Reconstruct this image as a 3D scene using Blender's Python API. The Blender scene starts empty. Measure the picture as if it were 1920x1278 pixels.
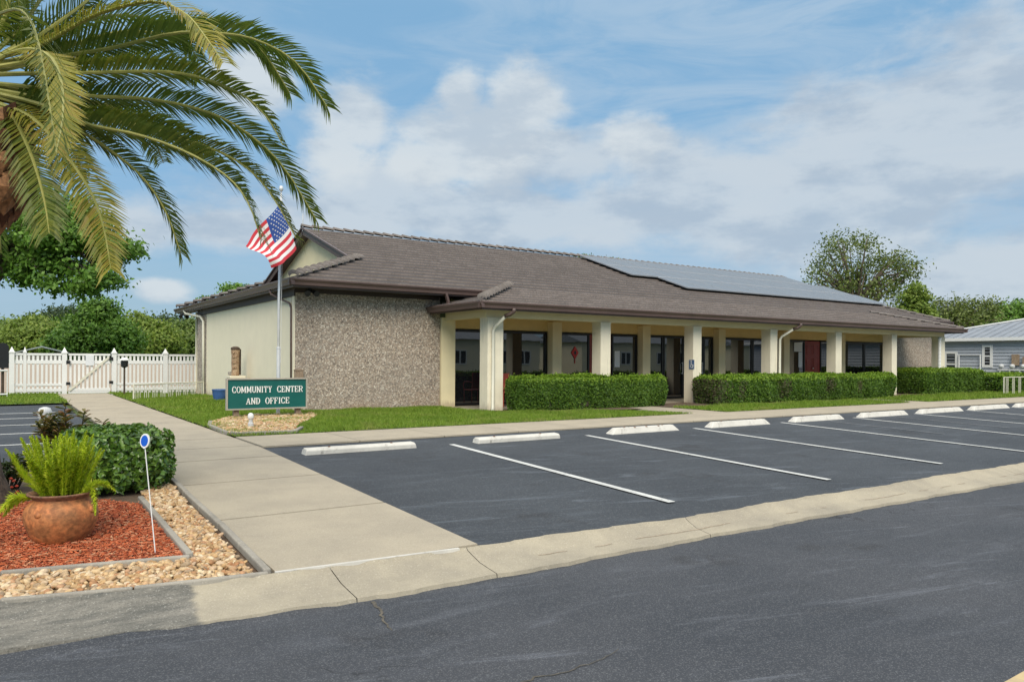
import bpy, math, random
import numpy as np
from mathutils import Vector, Matrix
random.seed(7); rng=np.random.default_rng(7)
C=bpy.context.scene; COL=C.collection
# ---------------- camera ----------------
FPX=1410.; YAW=math.radians(34.1); ROLL=math.radians(.36); CX,CY=960.,674.; EYE=np.array([0,0,1.3])
cd=bpy.data.cameras.new('camera'); co=bpy.data.objects.new('camera',cd); COL.objects.link(co); C.camera=co
cd.sensor_width=36; cd.lens=FPX/1920*36; cd.shift_y=(CY-639)/1920; cd.clip_start=.05; cd.clip_end=3000
co.matrix_world=Matrix.Translation(Vector(EYE))@Matrix.Rotation(-YAW,4,'Z')@Matrix.Rotation(math.pi/2,4,'X')@Matrix.Rotation(ROLL,4,'Z')
# ---------------- sun, exposure ----------------
SUN_EL=42.; SUN_AZ=-150.      # azimuth from +Y towards +X
sd=bpy.data.lights.new('sun','SUN'); so=bpy.data.objects.new('sun',sd); COL.objects.link(so)
sd.energy=2.5; sd.angle=math.radians(38); sd.color=(1,.92,.78)
_d=Vector((math.sin(math.radians(SUN_AZ))*math.cos(math.radians(SUN_EL)),math.cos(math.radians(SUN_AZ))*math.cos(math.radians(SUN_EL)),math.sin(math.radians(SUN_EL))))
so.rotation_euler=(_d).to_track_quat('Z','Y').to_euler(); so.location=(0,0,40)
C.view_settings.view_transform='Standard'; C.view_settings.look='None'; C.view_settings.exposure=.34; C.view_settings.gamma=1
# ---------------- node helpers ----------------
class NT:
    def __init__(s,t): s.t=t; s.n=t.nodes; s.l=t.links
    def add(s,typ,inp=None,**kw):
        n=s.n.new(typ)
        for k,v in kw.items(): setattr(n,k,v)
        for k,v in (inp or {}).items():
            i=n.inputs[k]
            if isinstance(v,bpy.types.NodeSocket): s.l.new(v,i)
            else: i.default_value=v
        return n
    def math(s,op,a,b=0.,clamp=False):
        n=s.add('ShaderNodeMath',{0:a,1:b},operation=op); n.use_clamp=clamp; return n.outputs[0]
    def mix(s,f,a,b,bt='MIX'):
        n=s.add('ShaderNodeMix',data_type='RGBA',blend_type=bt)
        for k,v in ((0,f),(6,a),(7,b)):
            if isinstance(v,bpy.types.NodeSocket): s.l.new(v,n.inputs[k])
            else: n.inputs[k].default_value=(tuple(v)+(1,))[:4] if k else v
        return n.outputs[2]
    def noise(s,vec,scale,detail=4,rough=.55,dist=0):
        return s.add('ShaderNodeTexNoise',{'Vector':vec,'Scale':scale,'Detail':detail,'Roughness':rough,'Distortion':dist}).outputs['Fac']
    def ramp(s,f,lo,hi,a=0.,b=1.):
        n=s.add('ShaderNodeMapRange',{0:f,1:lo,2:hi,3:a,4:b},interpolation_type='SMOOTHSTEP'); return n.outputs[0]
    def vscale(s,v,sc): return s.add('ShaderNodeMapping',{'Vector':v,'Scale':sc}).outputs[0]
# ---------------- sky ----------------
w=bpy.data.worlds.new('World'); C.world=w; w.use_nodes=True; N=NT(w.node_tree); N.n.clear()
sky=N.add('ShaderNodeTexSky',sky_type='NISHITA',sun_disc=False,sun_elevation=math.radians(SUN_EL),sun_rotation=math.radians(SUN_AZ))
sky.air_density=1.0; sky.dust_density=.6; sky.ozone_density=2.2
tc=N.add('ShaderNodeTexCoord').outputs['Generated']
sx=N.add('ShaderNodeSeparateXYZ',{0:tc}); X_,Y_,Z_=sx.outputs
az=N.math('ARCTAN2',X_,Y_); el=N.math('ARCSINE',Z_)
pv=N.add('ShaderNodeCombineXYZ',{0:az,1:el,2:0.}).outputs[0]
n1=N.noise(N.vscale(pv,(1,1.7,1)),6.,8,.6,.3); n2=N.noise(N.vscale(pv,(1,4.5,1)),4.,7,.62,.9); n3=N.noise(N.vscale(pv,(1,2,1)),16.,6,.62)
def pxdir(px,py): return YAW+math.atan((px-960)/FPX), math.atan((CY-py)/math.hypot(FPX,px-960))
def blob(px,py,hw,hh):
    a,e=pxdir(px,py); wa=hw/FPX*math.cos(math.atan((px-960)/FPX))**2; we=hh/FPX
    m=N.add('ShaderNodeMapping',{'Vector':pv,'Location':(-a/wa,-e/we,0),'Scale':(1/wa,1/we,1)}).outputs[0]
    l=N.add('ShaderNodeVectorMath',{0:m},operation='LENGTH').outputs['Value']
    return N.math('SUBTRACT',1.,N.math('MULTIPLY',l,.5),True)
def dens(bl,nz,amp,lo,hi):
    acc=None
    for b in bl:
        v=blob(*b); acc=v if acc is None else N.math('MAXIMUM',acc,v)
    return N.ramp(N.math('ADD',acc,N.math('MULTIPLY',N.math('SUBTRACT',nz,.5),amp)),lo,hi)
cum=dens([(890,265,165,80),(985,190,90,62),(860,180,50,60),(800,300,110,45),(665,215,85,85),(480,150,80,50),(640,300,70,50),(300,545,55,22),(1190,260,70,45)],N.math('ADD',N.math('MULTIPLY',n1,.65),N.math('MULTIPLY',n3,.35)),1.35,.36,.72)
band=dens([(900,410,460,60),(1330,370,360,100),(1620,330,320,160),(1850,180,240,130),(420,430,260,40),(1900,520,320,90),(250,430,140,50),(1050,300,150,60),(700,340,160,45)],N.math('ADD',N.math('MULTIPLY',n1,.7),N.math('MULTIPLY',n3,.3)),1.35,.30,.70)
veil=N.ramp(n2,.34,.66)
veil2=N.math('MULTIPLY',veil,N.ramp(az,.2,.95,.45,1.0))
dk=N.ramp(N.noise(N.vscale(pv,(1,2.4,1)),6.,8,.6),.43,.62)
cc=N.mix(dk,(5.3,5.8,6.15),(4.1,4.75,5.4)); cb=N.mix(dk,(4.75,5.3,5.8),(3.5,4.2,5.0))
lift=N.ramp(el,-.02,.5,0.,1.)
base=N.mix(.25,sky.outputs[0],(3.,4.3,5.6))
base=N.mix(.78,base,(1.8,3.6,5.5))
base=N.mix(N.ramp(el,0.,.22,.85,0.),base,(3.0,4.2,4.95))
c1=N.mix(N.math('MULTIPLY',veil2,.70),base,(3.5,4.6,5.75))
c2=N.mix(N.math('MULTIPLY',band,.85),c1,cb)
c3=N.mix(N.math('MULTIPLY',cum,.9),c2,cc)
up=N.ramp(el,.42,.85); c4=N.mix(N.math('MULTIPLY',up,.85),c3,(12.5,12.2,11.6))  # overhead sky, out of view, brightened to add fill light
bg=N.add('ShaderNodeBackground',{'Color':c4,'Strength':.1})
N.l.new(bg.outputs[0],N.add('ShaderNodeOutputWorld').inputs[0])
# ---------------- world <-> photo geometry (surveying the real positions) ----------------
_F=np.array([math.sin(YAW),math.cos(YAW),0]); _R0=np.array([math.cos(YAW),-math.sin(YAW),0]); _U0=np.array([0,0,1.])
_R=_R0*math.cos(ROLL)+_U0*math.sin(ROLL); _U=_U0*math.cos(ROLL)-_R0*math.sin(ROLL)
def ray(px,py): return _F+_R*(px-CX)/FPX-_U*(py-CY)/FPX
def gz(y):
    if y>=11: return 0.
    if y>=5: return -.16*(11-y)/6
    if y>=4.45: return -.16-.08*(5-y)/.55
    return -.24+.02*min(4.45-y,4.5)
def G(px,py,dz=0.):
    r=ray(px,py); z=0.
    for i in range(60):
        t=(z+dz-1.3)/r[2]; p=EYE+r*t; z=.5*z+.5*gz(p[1])
    return Vector(p)
def PY(px,py,Y): r=ray(px,py); return Vector(EYE+r*Y/r[1])
def PX(px,py,X): r=ray(px,py); return Vector(EYE+r*X/r[0])
def PD(px,py,d): return Vector(EYE+ray(px,py)*d)
# ---------------- materials ----------------
def newmat(name):
    m=bpy.data.materials.new(name); m.use_nodes=True; n=NT(m.node_tree); n.n.clear()
    out=n.add('ShaderNodeOutputMaterial'); b=n.add('ShaderNodeBsdfPrincipled'); n.l.new(b.outputs[0],out.inputs[0]); return m,n,b,out
def setc(n,b,col):
    if isinstance(col,bpy.types.NodeSocket): n.l.new(col,b.inputs['Base Color'])
    else: b.inputs['Base Color'].default_value=(tuple(col)+(1,))[:4]
def bump(n,b,h,st,dist=.01):
    bp=n.add('ShaderNodeBump',{'Strength':st,'Distance':dist,'Height':h}); n.l.new(bp.outputs[0],b.inputs['Normal'])
def mnoise(name,c1,c2,scale=3.,rough=.7,fine=0.,fscale=150.,bmp=0.,spec=.5,stretch=(1,1,1),metal=0.,lo=.3,hi=.7):
    m,n,b,o=newmat(name); v=n.add('ShaderNodeTexCoord').outputs['Object']; vs=n.vscale(v,stretch)
    col=n.mix(n.ramp(n.noise(vs,scale,6,.62),lo,hi),c1,c2)
    f=n.noise(v,fscale,2,.6)
    if fine: col=n.mix(fine,col,n.mix(n.ramp(f,.3,.7),(0,0,0),(1,1,1)),'OVERLAY')
    setc(n,b,col); b.inputs['Roughness'].default_value=rough; b.inputs['Specular IOR Level'].default_value=spec; b.inputs['Metallic'].default_value=metal
    if bmp: bump(n,b,f,bmp,.004)
    return m
def mpaint(name,c,rough=.5,var=.12,dirt=None):
    m,n,b,o=newmat(name); v=n.add('ShaderNodeTexCoord').outputs['Object']
    d=tuple(x*(1-var) for x in c); col=n.mix(n.ramp(n.noise(v,2.2,6,.65),.3,.7),d,c)
    if dirt:
        st=n.noise(n.vscale(v,(9,9,.8)),1.5,6,.7); col=n.mix(n.ramp(st,.55,.8,0.,dirt),col,tuple(x*.45 for x in c))
    if dirt:
        z=n.add('ShaderNodeSeparateXYZ',{0:v}).outputs[2]; col=n.mix(n.ramp(n.math('ADD',z,n.math('MULTIPLY',n.noise(n.vscale(v,(3,3,1)),2.,6,.7),.55)),.52,.28,0.,.55),col,(.30,.235,.16))
    setc(n,b,col); b.inputs['Roughness'].default_value=rough; bump(n,b,n.noise(v,60,3),.06,.003); return m
def mleaf(name,cols,rough=.5,trans=.25,spec=.35):
    m,n,b,o=newmat(name); g=n.add('ShaderNodeNewGeometry')
    cr=n.add('ShaderNodeValToRGB',{0:g.outputs['Random Per Island']}); e=cr.color_ramp.elements
    while len(e)<len(cols): e.new(.5)
    for i,c in enumerate(cols): e[i].position=i/(len(cols)-1); e[i].color=tuple(c)+(1,)
    v=n.add('ShaderNodeTexCoord').outputs['Object']
    col=n.mix(n.ramp(n.noise(v,1.1,3),.35,.7,0.,.45),cr.outputs[0],tuple(x*.6 for x in cols[len(cols)//2]))
    setc(n,b,col); b.inputs['Roughness'].default_value=rough; b.inputs['Specular IOR Level'].default_value=spec
    t=n.add('ShaderNodeBsdfTranslucent'); n.l.new(n.mix(.3,col,(.25,.4,.03)),t.inputs[0])
    mx=n.add('ShaderNodeMixShader',{0:trans}); n.l.new(b.outputs[0],mx.inputs[1]); n.l.new(t.outputs[0],mx.inputs[2]); n.l.new(mx.outputs[0],o.inputs[0]); return m
def mgrass(name,cols,rough,trans):
    m=mleaf(name,cols,rough,trans); n=NT(m.node_tree); b=[x for x in n.n if x.type=='BSDF_PRINCIPLED'][0]; src=b.inputs['Base Color'].links[0].from_socket
    v=n.add('ShaderNodeTexCoord').outputs['Object']; k=n.math('MULTIPLY',n.ramp(n.noise(v,1.3,6,.7),.5,.72),n.ramp(n.noise(v,.35,3),.4,.6,.3,1.))
    k2=n.ramp(n.noise(v,.9,4,.6),.55,.75,0.,.6); col=n.mix(k,src,(.33,.31,.10)); col=n.mix(k2,col,(.06,.13,.015)); n.l.new(col,b.inputs['Base Color']); return m
def misle(name,cols,rough=.75,nz=.25,nscale=30.,bmp=.2):
    m,n,b,o=newmat(name); g=n.add('ShaderNodeNewGeometry')
    cr=n.add('ShaderNodeValToRGB',{0:g.outputs['Random Per Island']}); e=cr.color_ramp.elements
    while len(e)<len(cols): e.new(.5)
    for i,c in enumerate(cols): e[i].position=i/(len(cols)-1); e[i].color=tuple(c)+(1,)
    v=n.add('ShaderNodeTexCoord').outputs['Object']; f=n.noise(v,nscale,5,.65)
    col=n.mix(nz,cr.outputs[0],n.mix(n.ramp(f,.3,.7),(0,0,0),(1,1,1)),'OVERLAY')
    setc(n,b,col); b.inputs['Roughness'].default_value=rough; bump(n,b,f,bmp,.004); return m
def masphalt(name,c,speck,patch,sc=160.,old=0.):
    m,n,b,o=newmat(name); v=n.add('ShaderNodeTexCoord').outputs['Object']
    f=n.noise(v,sc,2,.7); st=n.noise(n.vscale(v,(.35,1.6,1)),1.6,7,.68,.6); pt=n.noise(v,.55,4,.6)
    col=n.mix(n.ramp(pt,.35,.68),c,patch)
    col=n.mix(n.ramp(st,.50,.72,0.,.55),col,tuple(x*1.8 for x in c))
    sm=n.noise(n.vscale(n.add('ShaderNodeMapping',{'Vector':v,'Rotation':(0,0,.25)}).outputs[0],(.5,3.5,1)),1.1,8,.75,1.2); col=n.mix(n.ramp(sm,.54,.70,0.,.7),col,tuple(x*2.6 for x in c))
    oil=n.math('MULTIPLY',n.ramp(n.noise(v,.8,3,.5,.5),.60,.70),n.ramp(n.noise(v,5.,4,.6),.35,.6)); col=n.mix(n.math('MULTIPLY',oil,.55),col,(.018,.018,.02))
    vo=n.add('ShaderNodeTexVoronoi',{'Vector':v,'Scale':sc*.55}).outputs['Color']
    vr=n.add('ShaderNodeSeparateXYZ',{0:vo}).outputs[0]
    col=n.mix(n.ramp(vr,.72,.95,0.,speck),col,(.36,.37,.38)); col=n.mix(n.ramp(vr,.3,.05,0.,.5*min(1,speck*2)),col,(.012,.013,.015))
    if old:
        cr=n.add('ShaderNodeTexVoronoi',{'Vector':n.add('ShaderNodeVectorMath',{0:v,1:n.add('ShaderNodeTexNoise',{'Vector':v,'Scale':1.7,'Detail':5.}).outputs['Color']}).outputs[0],'Scale':.42},feature='DISTANCE_TO_EDGE').outputs[0]
        ms=n.math('MULTIPLY',n.ramp(cr,.004,.0,0.,.8),n.ramp(n.noise(v,.3,2),.5,.6)); col=n.mix(ms,col,(.012,.012,.014))
    setc(n,b,col); b.inputs['Roughness'].default_value=.78; b.inputs['Specular IOR Level'].default_value=.4; bump(n,b,f,.35,.006); return m
def mconc(name,c,c2,dark=0.,stainx=None):
    m,n,b,o=newmat(name); v=n.add('ShaderNodeTexCoord').outputs['Object']
    col=n.mix(n.ramp(n.noise(v,1.3,7,.66),.3,.72),c,c2); f=n.noise(v,95,3,.7)
    col=n.mix(n.ramp(n.noise(v,6.,6,.7),.58,.8,0.,.35),col,tuple(x*.6 for x in c2))
    sp=n.noise(v,85,3,.75); col=n.mix(n.ramp(sp,.56,.72,0.,.5),col,(.64,.59,.5)); col=n.mix(n.ramp(sp,.44,.28,0.,.5),col,(.17,.15,.115))
    if stainx is not None:
        x=n.add('ShaderNodeSeparateXYZ',{0:v}).outputs[0]
        mk=n.ramp(n.math('ADD',x,n.math('MULTIPLY',n.noise(n.vscale(v,(.6,3,1)),2.,4),.25)),stainx+.16,stainx+.10)
        dk=n.mix(n.ramp(n.noise(n.vscale(v,(.8,3,1)),3.,8,.75),.3,.7),(.10,.10,.092),(.24,.225,.195)); dk=n.mix(n.ramp(sp,.46,.32,0.,.6),dk,(.05,.05,.045)); dk=n.mix(n.ramp(sp,.58,.68,0.,.5),dk,(.55,.54,.5))
        col=n.mix(mk,col,dk)
    setc(n,b,col); b.inputs['Roughness'].default_value=.88; b.inputs['Specular IOR Level'].default_value=.25; bump(n,b,f,.25,.004); return m
def maggr(name):
    m,n,b,o=newmat(name); v=n.add('ShaderNodeTexCoord').outputs['Object']
    vo=n.add('ShaderNodeTexVoronoi',{'Vector':v,'Scale':30.,'Randomness':1.}); r=n.add('ShaderNodeSeparateXYZ',{0:vo.outputs['Color']}).outputs[0]
    cr=n.add('ShaderNodeValToRGB',{0:r}); e=cr.color_ramp.elements
    cols=[(0,(.055,.045,.04)),(.12,(.20,.165,.135)),(.3,(.42,.325,.25)),(.5,(.53,.42,.32)),(.68,(.37,.345,.30)),(.85,(.62,.53,.43)),(1,(.80,.73,.63))]
    while len(e)<len(cols): e.new(.5)
    for i,(p,c) in enumerate(cols): e[i].position=p; e[i].color=c+(1,)
    gap=n.ramp(vo.outputs['Distance'],.42,.62,0.,.75); col=n.mix(gap,cr.outputs[0],(.20,.16,.125))
    col=n.mix(.15,col,(.42,.345,.275)); z=n.add('ShaderNodeSeparateXYZ',{0:v}).outputs[2]
    col=n.mix(n.math('MULTIPLY',n.ramp(n.math('ADD',z,n.math('MULTIPLY',n.noise(v,1.6,5),.9)),.95,.3,0.,.55),n.ramp(n.noise(v,.9,3),.4,.65)),col,(.36,.22,.12))
    col=n.mix(n.ramp(n.noise(v,.7,5,.6),.3,.7,0.,.25),col,(.34,.30,.27))
    setc(n,b,col); b.inputs['Roughness'].default_value=.85; bump(n,b,n.math('SUBTRACT',1.,vo.outputs['Distance']),.6,.012); return m
M={}
M['road']=masphalt('road asphalt',(.049,.053,.063),.20,(.034,.039,.049),320,1.)
M['lot']=masphalt('sealed asphalt',(.043,.050,.060),.10,(.031,.037,.046),150)
M['walk']=mconc('walk concrete',(.40,.352,.272),(.325,.288,.228))
M['curb']=mconc('gutter concrete',(.385,.343,.262),(.27,.243,.195),stainx=.98)
M['edge']=mconc('edging concrete',(.36,.335,.29),(.22,.205,.18))
M['joint']=mnoise('joint dirt',(.06,.055,.045),(.13,.115,.09),20,.95)
M['soil']=mnoise('lawn soil',(.05,.085,.018),(.075,.11,.025),4,.95,.3,90)
M['dirt']=mnoise('dirt',(.09,.06,.04),(.13,.09,.06),5,.95,.3,90)
M['grass']=mgrass('grass blades',[(0.09, 0.17, 0.012), (0.15, 0.26, 0.02), (0.21, 0.33, 0.03), (0.3, 0.36, 0.06)],.6,.3)
M['aggr']=maggr('exposed aggregate')
M['cream']=mpaint('cream stucco',(.86,.75,.48),.7,.07,.1)
M['creamwall']=mpaint('pale stucco',(.84,.765,.585),.75,.06,.08)
M['column']=mpaint('column stucco',(.83,.76,.60),.75,.10,.6)
M['yellow']=mpaint('warm stucco',(.82,.63,.30),.75,.08)
M['tile']=misle('concrete roof tile',[(.042,.032,.028),(.048,.036,.032),(.052,.040,.035),(.058,.045,.040)],.75,.10,40.,.15)
M['cap']=misle('ridge tile',[(.13,.112,.102),(.19,.166,.152)],.7,.2,20.)
M['nose']=misle('sunlit tile nose',[(.29,.24,.213),(.33,.272,.242),(.36,.30,.27)],.75,.2,20.)  # pale front edges: the lit course lines are put into the tile colour
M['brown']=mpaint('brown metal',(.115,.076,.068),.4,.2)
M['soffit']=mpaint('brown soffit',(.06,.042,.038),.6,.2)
M['black']=mpaint('black metal',(.012,.012,.013),.4,.2)
M['white']=mpaint('white vinyl',(.78,.78,.77),.4,.05)
M['offwhite']=mpaint('cream painted metal',(.68,.66,.55),.45,.1)
M['whitepaint']=mnoise('road paint',(.62,.63,.62),(.72,.73,.72),3,.7,.2,120)
def mworn(name,c,under,sc,lo,hi,rough=.8):
    m,n,b,o=newmat(name); v=n.add('ShaderNodeTexCoord').outputs['Object']
    f=n.noise(v,sc,9,.78,.3); col=n.mix(n.ramp(n.noise(v,2.5,6,.7),.35,.7),c,tuple(x*.82 for x in c)); col=n.mix(n.ramp(f,lo,hi,0.,.9),col,under)
    setc(n,b,col); b.inputs['Roughness'].default_value=rough; bump(n,b,n.noise(v,90,3),.2,.004); return m
M['stop']=mworn('painted concrete',(.62,.60,.55),(.24,.225,.20),7.,.56,.70)
M['whitepaint']=mworn('road paint',(.58,.59,.58),(.09,.10,.11),18.,.54,.68)
M['oldpaint']=mnoise('worn paint',(.20,.21,.225),(.13,.145,.16),5,.8)
M['red']=mpaint('red door paint',(.30,.035,.025),.4,.2)
M['redmetal']=mpaint('coral red metal',(.55,.10,.06),.4,.1)
M['green']=mpaint('sign green',(.008,.115,.10),.35,.15)
M['letter']=mpaint('letter white',(.85,.85,.82),.5,.02)
M['signframe']=mpaint('sign frame',(.42,.38,.32),.6,.15)
M['post']=mnoise('weathered wood',(.25,.17,.11),(.33,.25,.18),4,.85,.3,40,0,.5,(8,8,1))
M['pole']=mnoise('satin aluminium',(.62,.63,.64),(.74,.745,.75),3,.4,metal=.3)
M['terra']=mnoise('terracotta',(.47,.165,.055),(.30,.125,.045),7,.7,.35,24,.25,lo=.35,hi=.62)
M['potrim']=mnoise('aged terracotta rim',(.25,.12,.07),(.13,.07,.045),9,.75,.3,40,.2)
M['bark']=mnoise('bark',(.09,.07,.055),(.19,.15,.12),6,.9,.4,30,.5,.3,(3,3,.6))
M['palmbark']=misle('palm leaf bases',[(.04,.014,.008),(.10,.036,.016),(.20,.085,.038),(.30,.15,.07)],.85,.5,25.,.5)
M['palmtrunk']=mnoise('palm trunk',(.05,.035,.025),(.13,.095,.07),9,.95,.4,30,.5)
M['fronds']=mleaf('palm leaflets',[(0.045, 0.085, 0.018), (0.08, 0.13, 0.025), (0.125, 0.18, 0.035), (0.2, 0.23, 0.045)],.4,.3,.5)
M['frondy']=mleaf('ageing palm leaflets',[(0.14, 0.16, 0.022), (0.23, 0.23, 0.03), (0.33, 0.29, 0.042), (0.3, 0.21, 0.045)],.45,.3,.4)
M['frondg']=mleaf('olive palm leaflets',[(0.065, 0.105, 0.018), (0.115, 0.155, 0.023), (0.18, 0.21, 0.032), (0.26, 0.245, 0.04)],.45,.3,.4)
M['rachis']=mnoise('palm stem',(.24,.25,.06),(.36,.34,.10),6,.5)
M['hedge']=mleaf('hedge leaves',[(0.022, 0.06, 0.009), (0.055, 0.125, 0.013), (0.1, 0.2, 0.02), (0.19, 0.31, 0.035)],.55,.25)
M['hedgelit']=mleaf('lit hedge growth',[(.10,.20,.014),(.17,.31,.022),(.25,.40,.035),(.34,.46,.06)],.5,.3)  # new-growth green, brightened so light on hedge tops sits in the leaf colour
M['hedgedry']=mleaf('dry hedge leaves',[(.05,.07,.02),(.09,.09,.045),(.13,.11,.06),(.06,.10,.02)],.6,.2)
M['twig']=mnoise('hedge twigs',(.035,.03,.018),(.06,.05,.03),8,.9)
M['shrub']=mleaf('glossy shrub leaves',[(0.03, 0.08, 0.014), (0.065, 0.15, 0.02), (0.13, 0.26, 0.035), (0.22, 0.36, 0.06)],.3,.2,.6)
M['fern']=mleaf('fern needles',[(0.34, 0.5, 0.02), (0.52, 0.66, 0.03), (0.66, 0.76, 0.05), (0.76, 0.78, 0.1)],.5,.35)
M['croton']=mleaf('variegated leaves',[(.05,.075,.02),(.10,.13,.03),(.22,.08,.035),(.34,.28,.07),(.07,.09,.025),(.40,.15,.05)],.35,.2,.5)
M['oak']=mleaf('broad leaves',[(0.045, 0.11, 0.016), (0.085, 0.19, 0.022), (0.14, 0.28, 0.035), (0.21, 0.36, 0.06)],.5,.25)
M['wood']=mleaf('woodland leaves',[(0.06, 0.105, 0.026), (0.105, 0.17, 0.036), (0.16, 0.235, 0.055), (0.235, 0.295, 0.075)],.55,.25)
M['woodlight']=mleaf('yellow green leaves',[(0.09, 0.15, 0.02), (0.15, 0.23, 0.03), (0.22, 0.3, 0.05), (0.28, 0.34, 0.07)],.55,.3)
M['wooddark']=mleaf('dark leaves',[(.03,.055,.025),(.045,.08,.035),(.06,.10,.04)],.55,.2)
M['olive']=mleaf('olive leaves',[(0.05, 0.072, 0.02), (0.095, 0.132, 0.028), (0.15, 0.195, 0.045), (0.21, 0.25, 0.065)],.5,.25)
M['pebble']=misle('river pebbles',[(.30,.18,.08),(.44,.28,.13),(.53,.38,.21),(.60,.49,.34),(.35,.16,.065),(.48,.34,.19),(.25,.18,.12)],.7,.25,30.)
M['sand']=mnoise('pebble bed base',(.22,.16,.09),(.33,.25,.15),12,.95,.4,60)
M['mulch']=misle('red mulch chips',[(.15,.026,.010),(.33,.062,.018),(.44,.10,.03),(.48,.14,.06),(.46,.25,.14)],.85,.3,40.)
M['mulchbase']=mnoise('mulch base',(.10,.016,.008),(.2,.034,.014),14,.95,.4,60)
M['blue']=mpaint('blue glaze',(.06,.14,.36),.25,.3)
M['bluedisc']=mpaint('blue reflector',(.01,.10,.55),.2,.1)
M['totem']=mnoise('carved wood',(.42,.31,.20),(.24,.14,.08),9,.85,.3,40)
M['dark']=mnoise('dark wood',(.05,.035,.025),(.09,.06,.04),8,.85)
M['brick']=mnoise('red brick',(.30,.10,.06),(.22,.07,.045),12,.85)
M['siding']=mpaint('blue grey siding',(.40,.43,.48),.6,.06)
M['metalroof']=mnoise('light metal roof',(.20,.225,.26),(.25,.275,.31),2,.5,metal=.1)
M['beige']=mpaint('beige wall',(.58,.47,.40),.8,.06)
M['pane']=mnoise('dark pane',(.02,.025,.03),(.03,.035,.04),2,.05)
M['paper']=mpaint('paper',(.7,.72,.75),.8,.03)
M['panelframe']=mnoise('dull panel frame',(.25,.27,.30),(.30,.32,.35),3,.5)
M['solar']=None
def mglass():
    m,n,b,o=newmat('tinted glass'); v=n.add('ShaderNodeTexCoord').outputs['Object']
    setc(n,b,(.012,.013,.015)); b.inputs['Roughness'].default_value=.015; b.inputs['IOR'].default_value=2.1; bump(n,b,n.noise(v,.9,2),.05,.02); return m
M['glass']=mglass()
def msolar():
    m,n,b,o=newmat('solar cells'); v=n.add('ShaderNodeTexCoord').outputs['Object']
    br=n.add('ShaderNodeTexBrick',{'Vector':v,'Scale':1.,'Mortar Size':.006,'Brick Width':.16,'Row Height':.16,'Color1':(.115,.135,.16,1),'Color2':(.13,.15,.175,1),'Mortar':(.2,.225,.25,1)}); br.offset=0
    setc(n,b,br.outputs[0]); b.inputs['Roughness'].default_value=.38; b.inputs['IOR'].default_value=1.5; bump(n,b,n.noise(v,30,2),.03,.005); return m
M['solar']=msolar()
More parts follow.
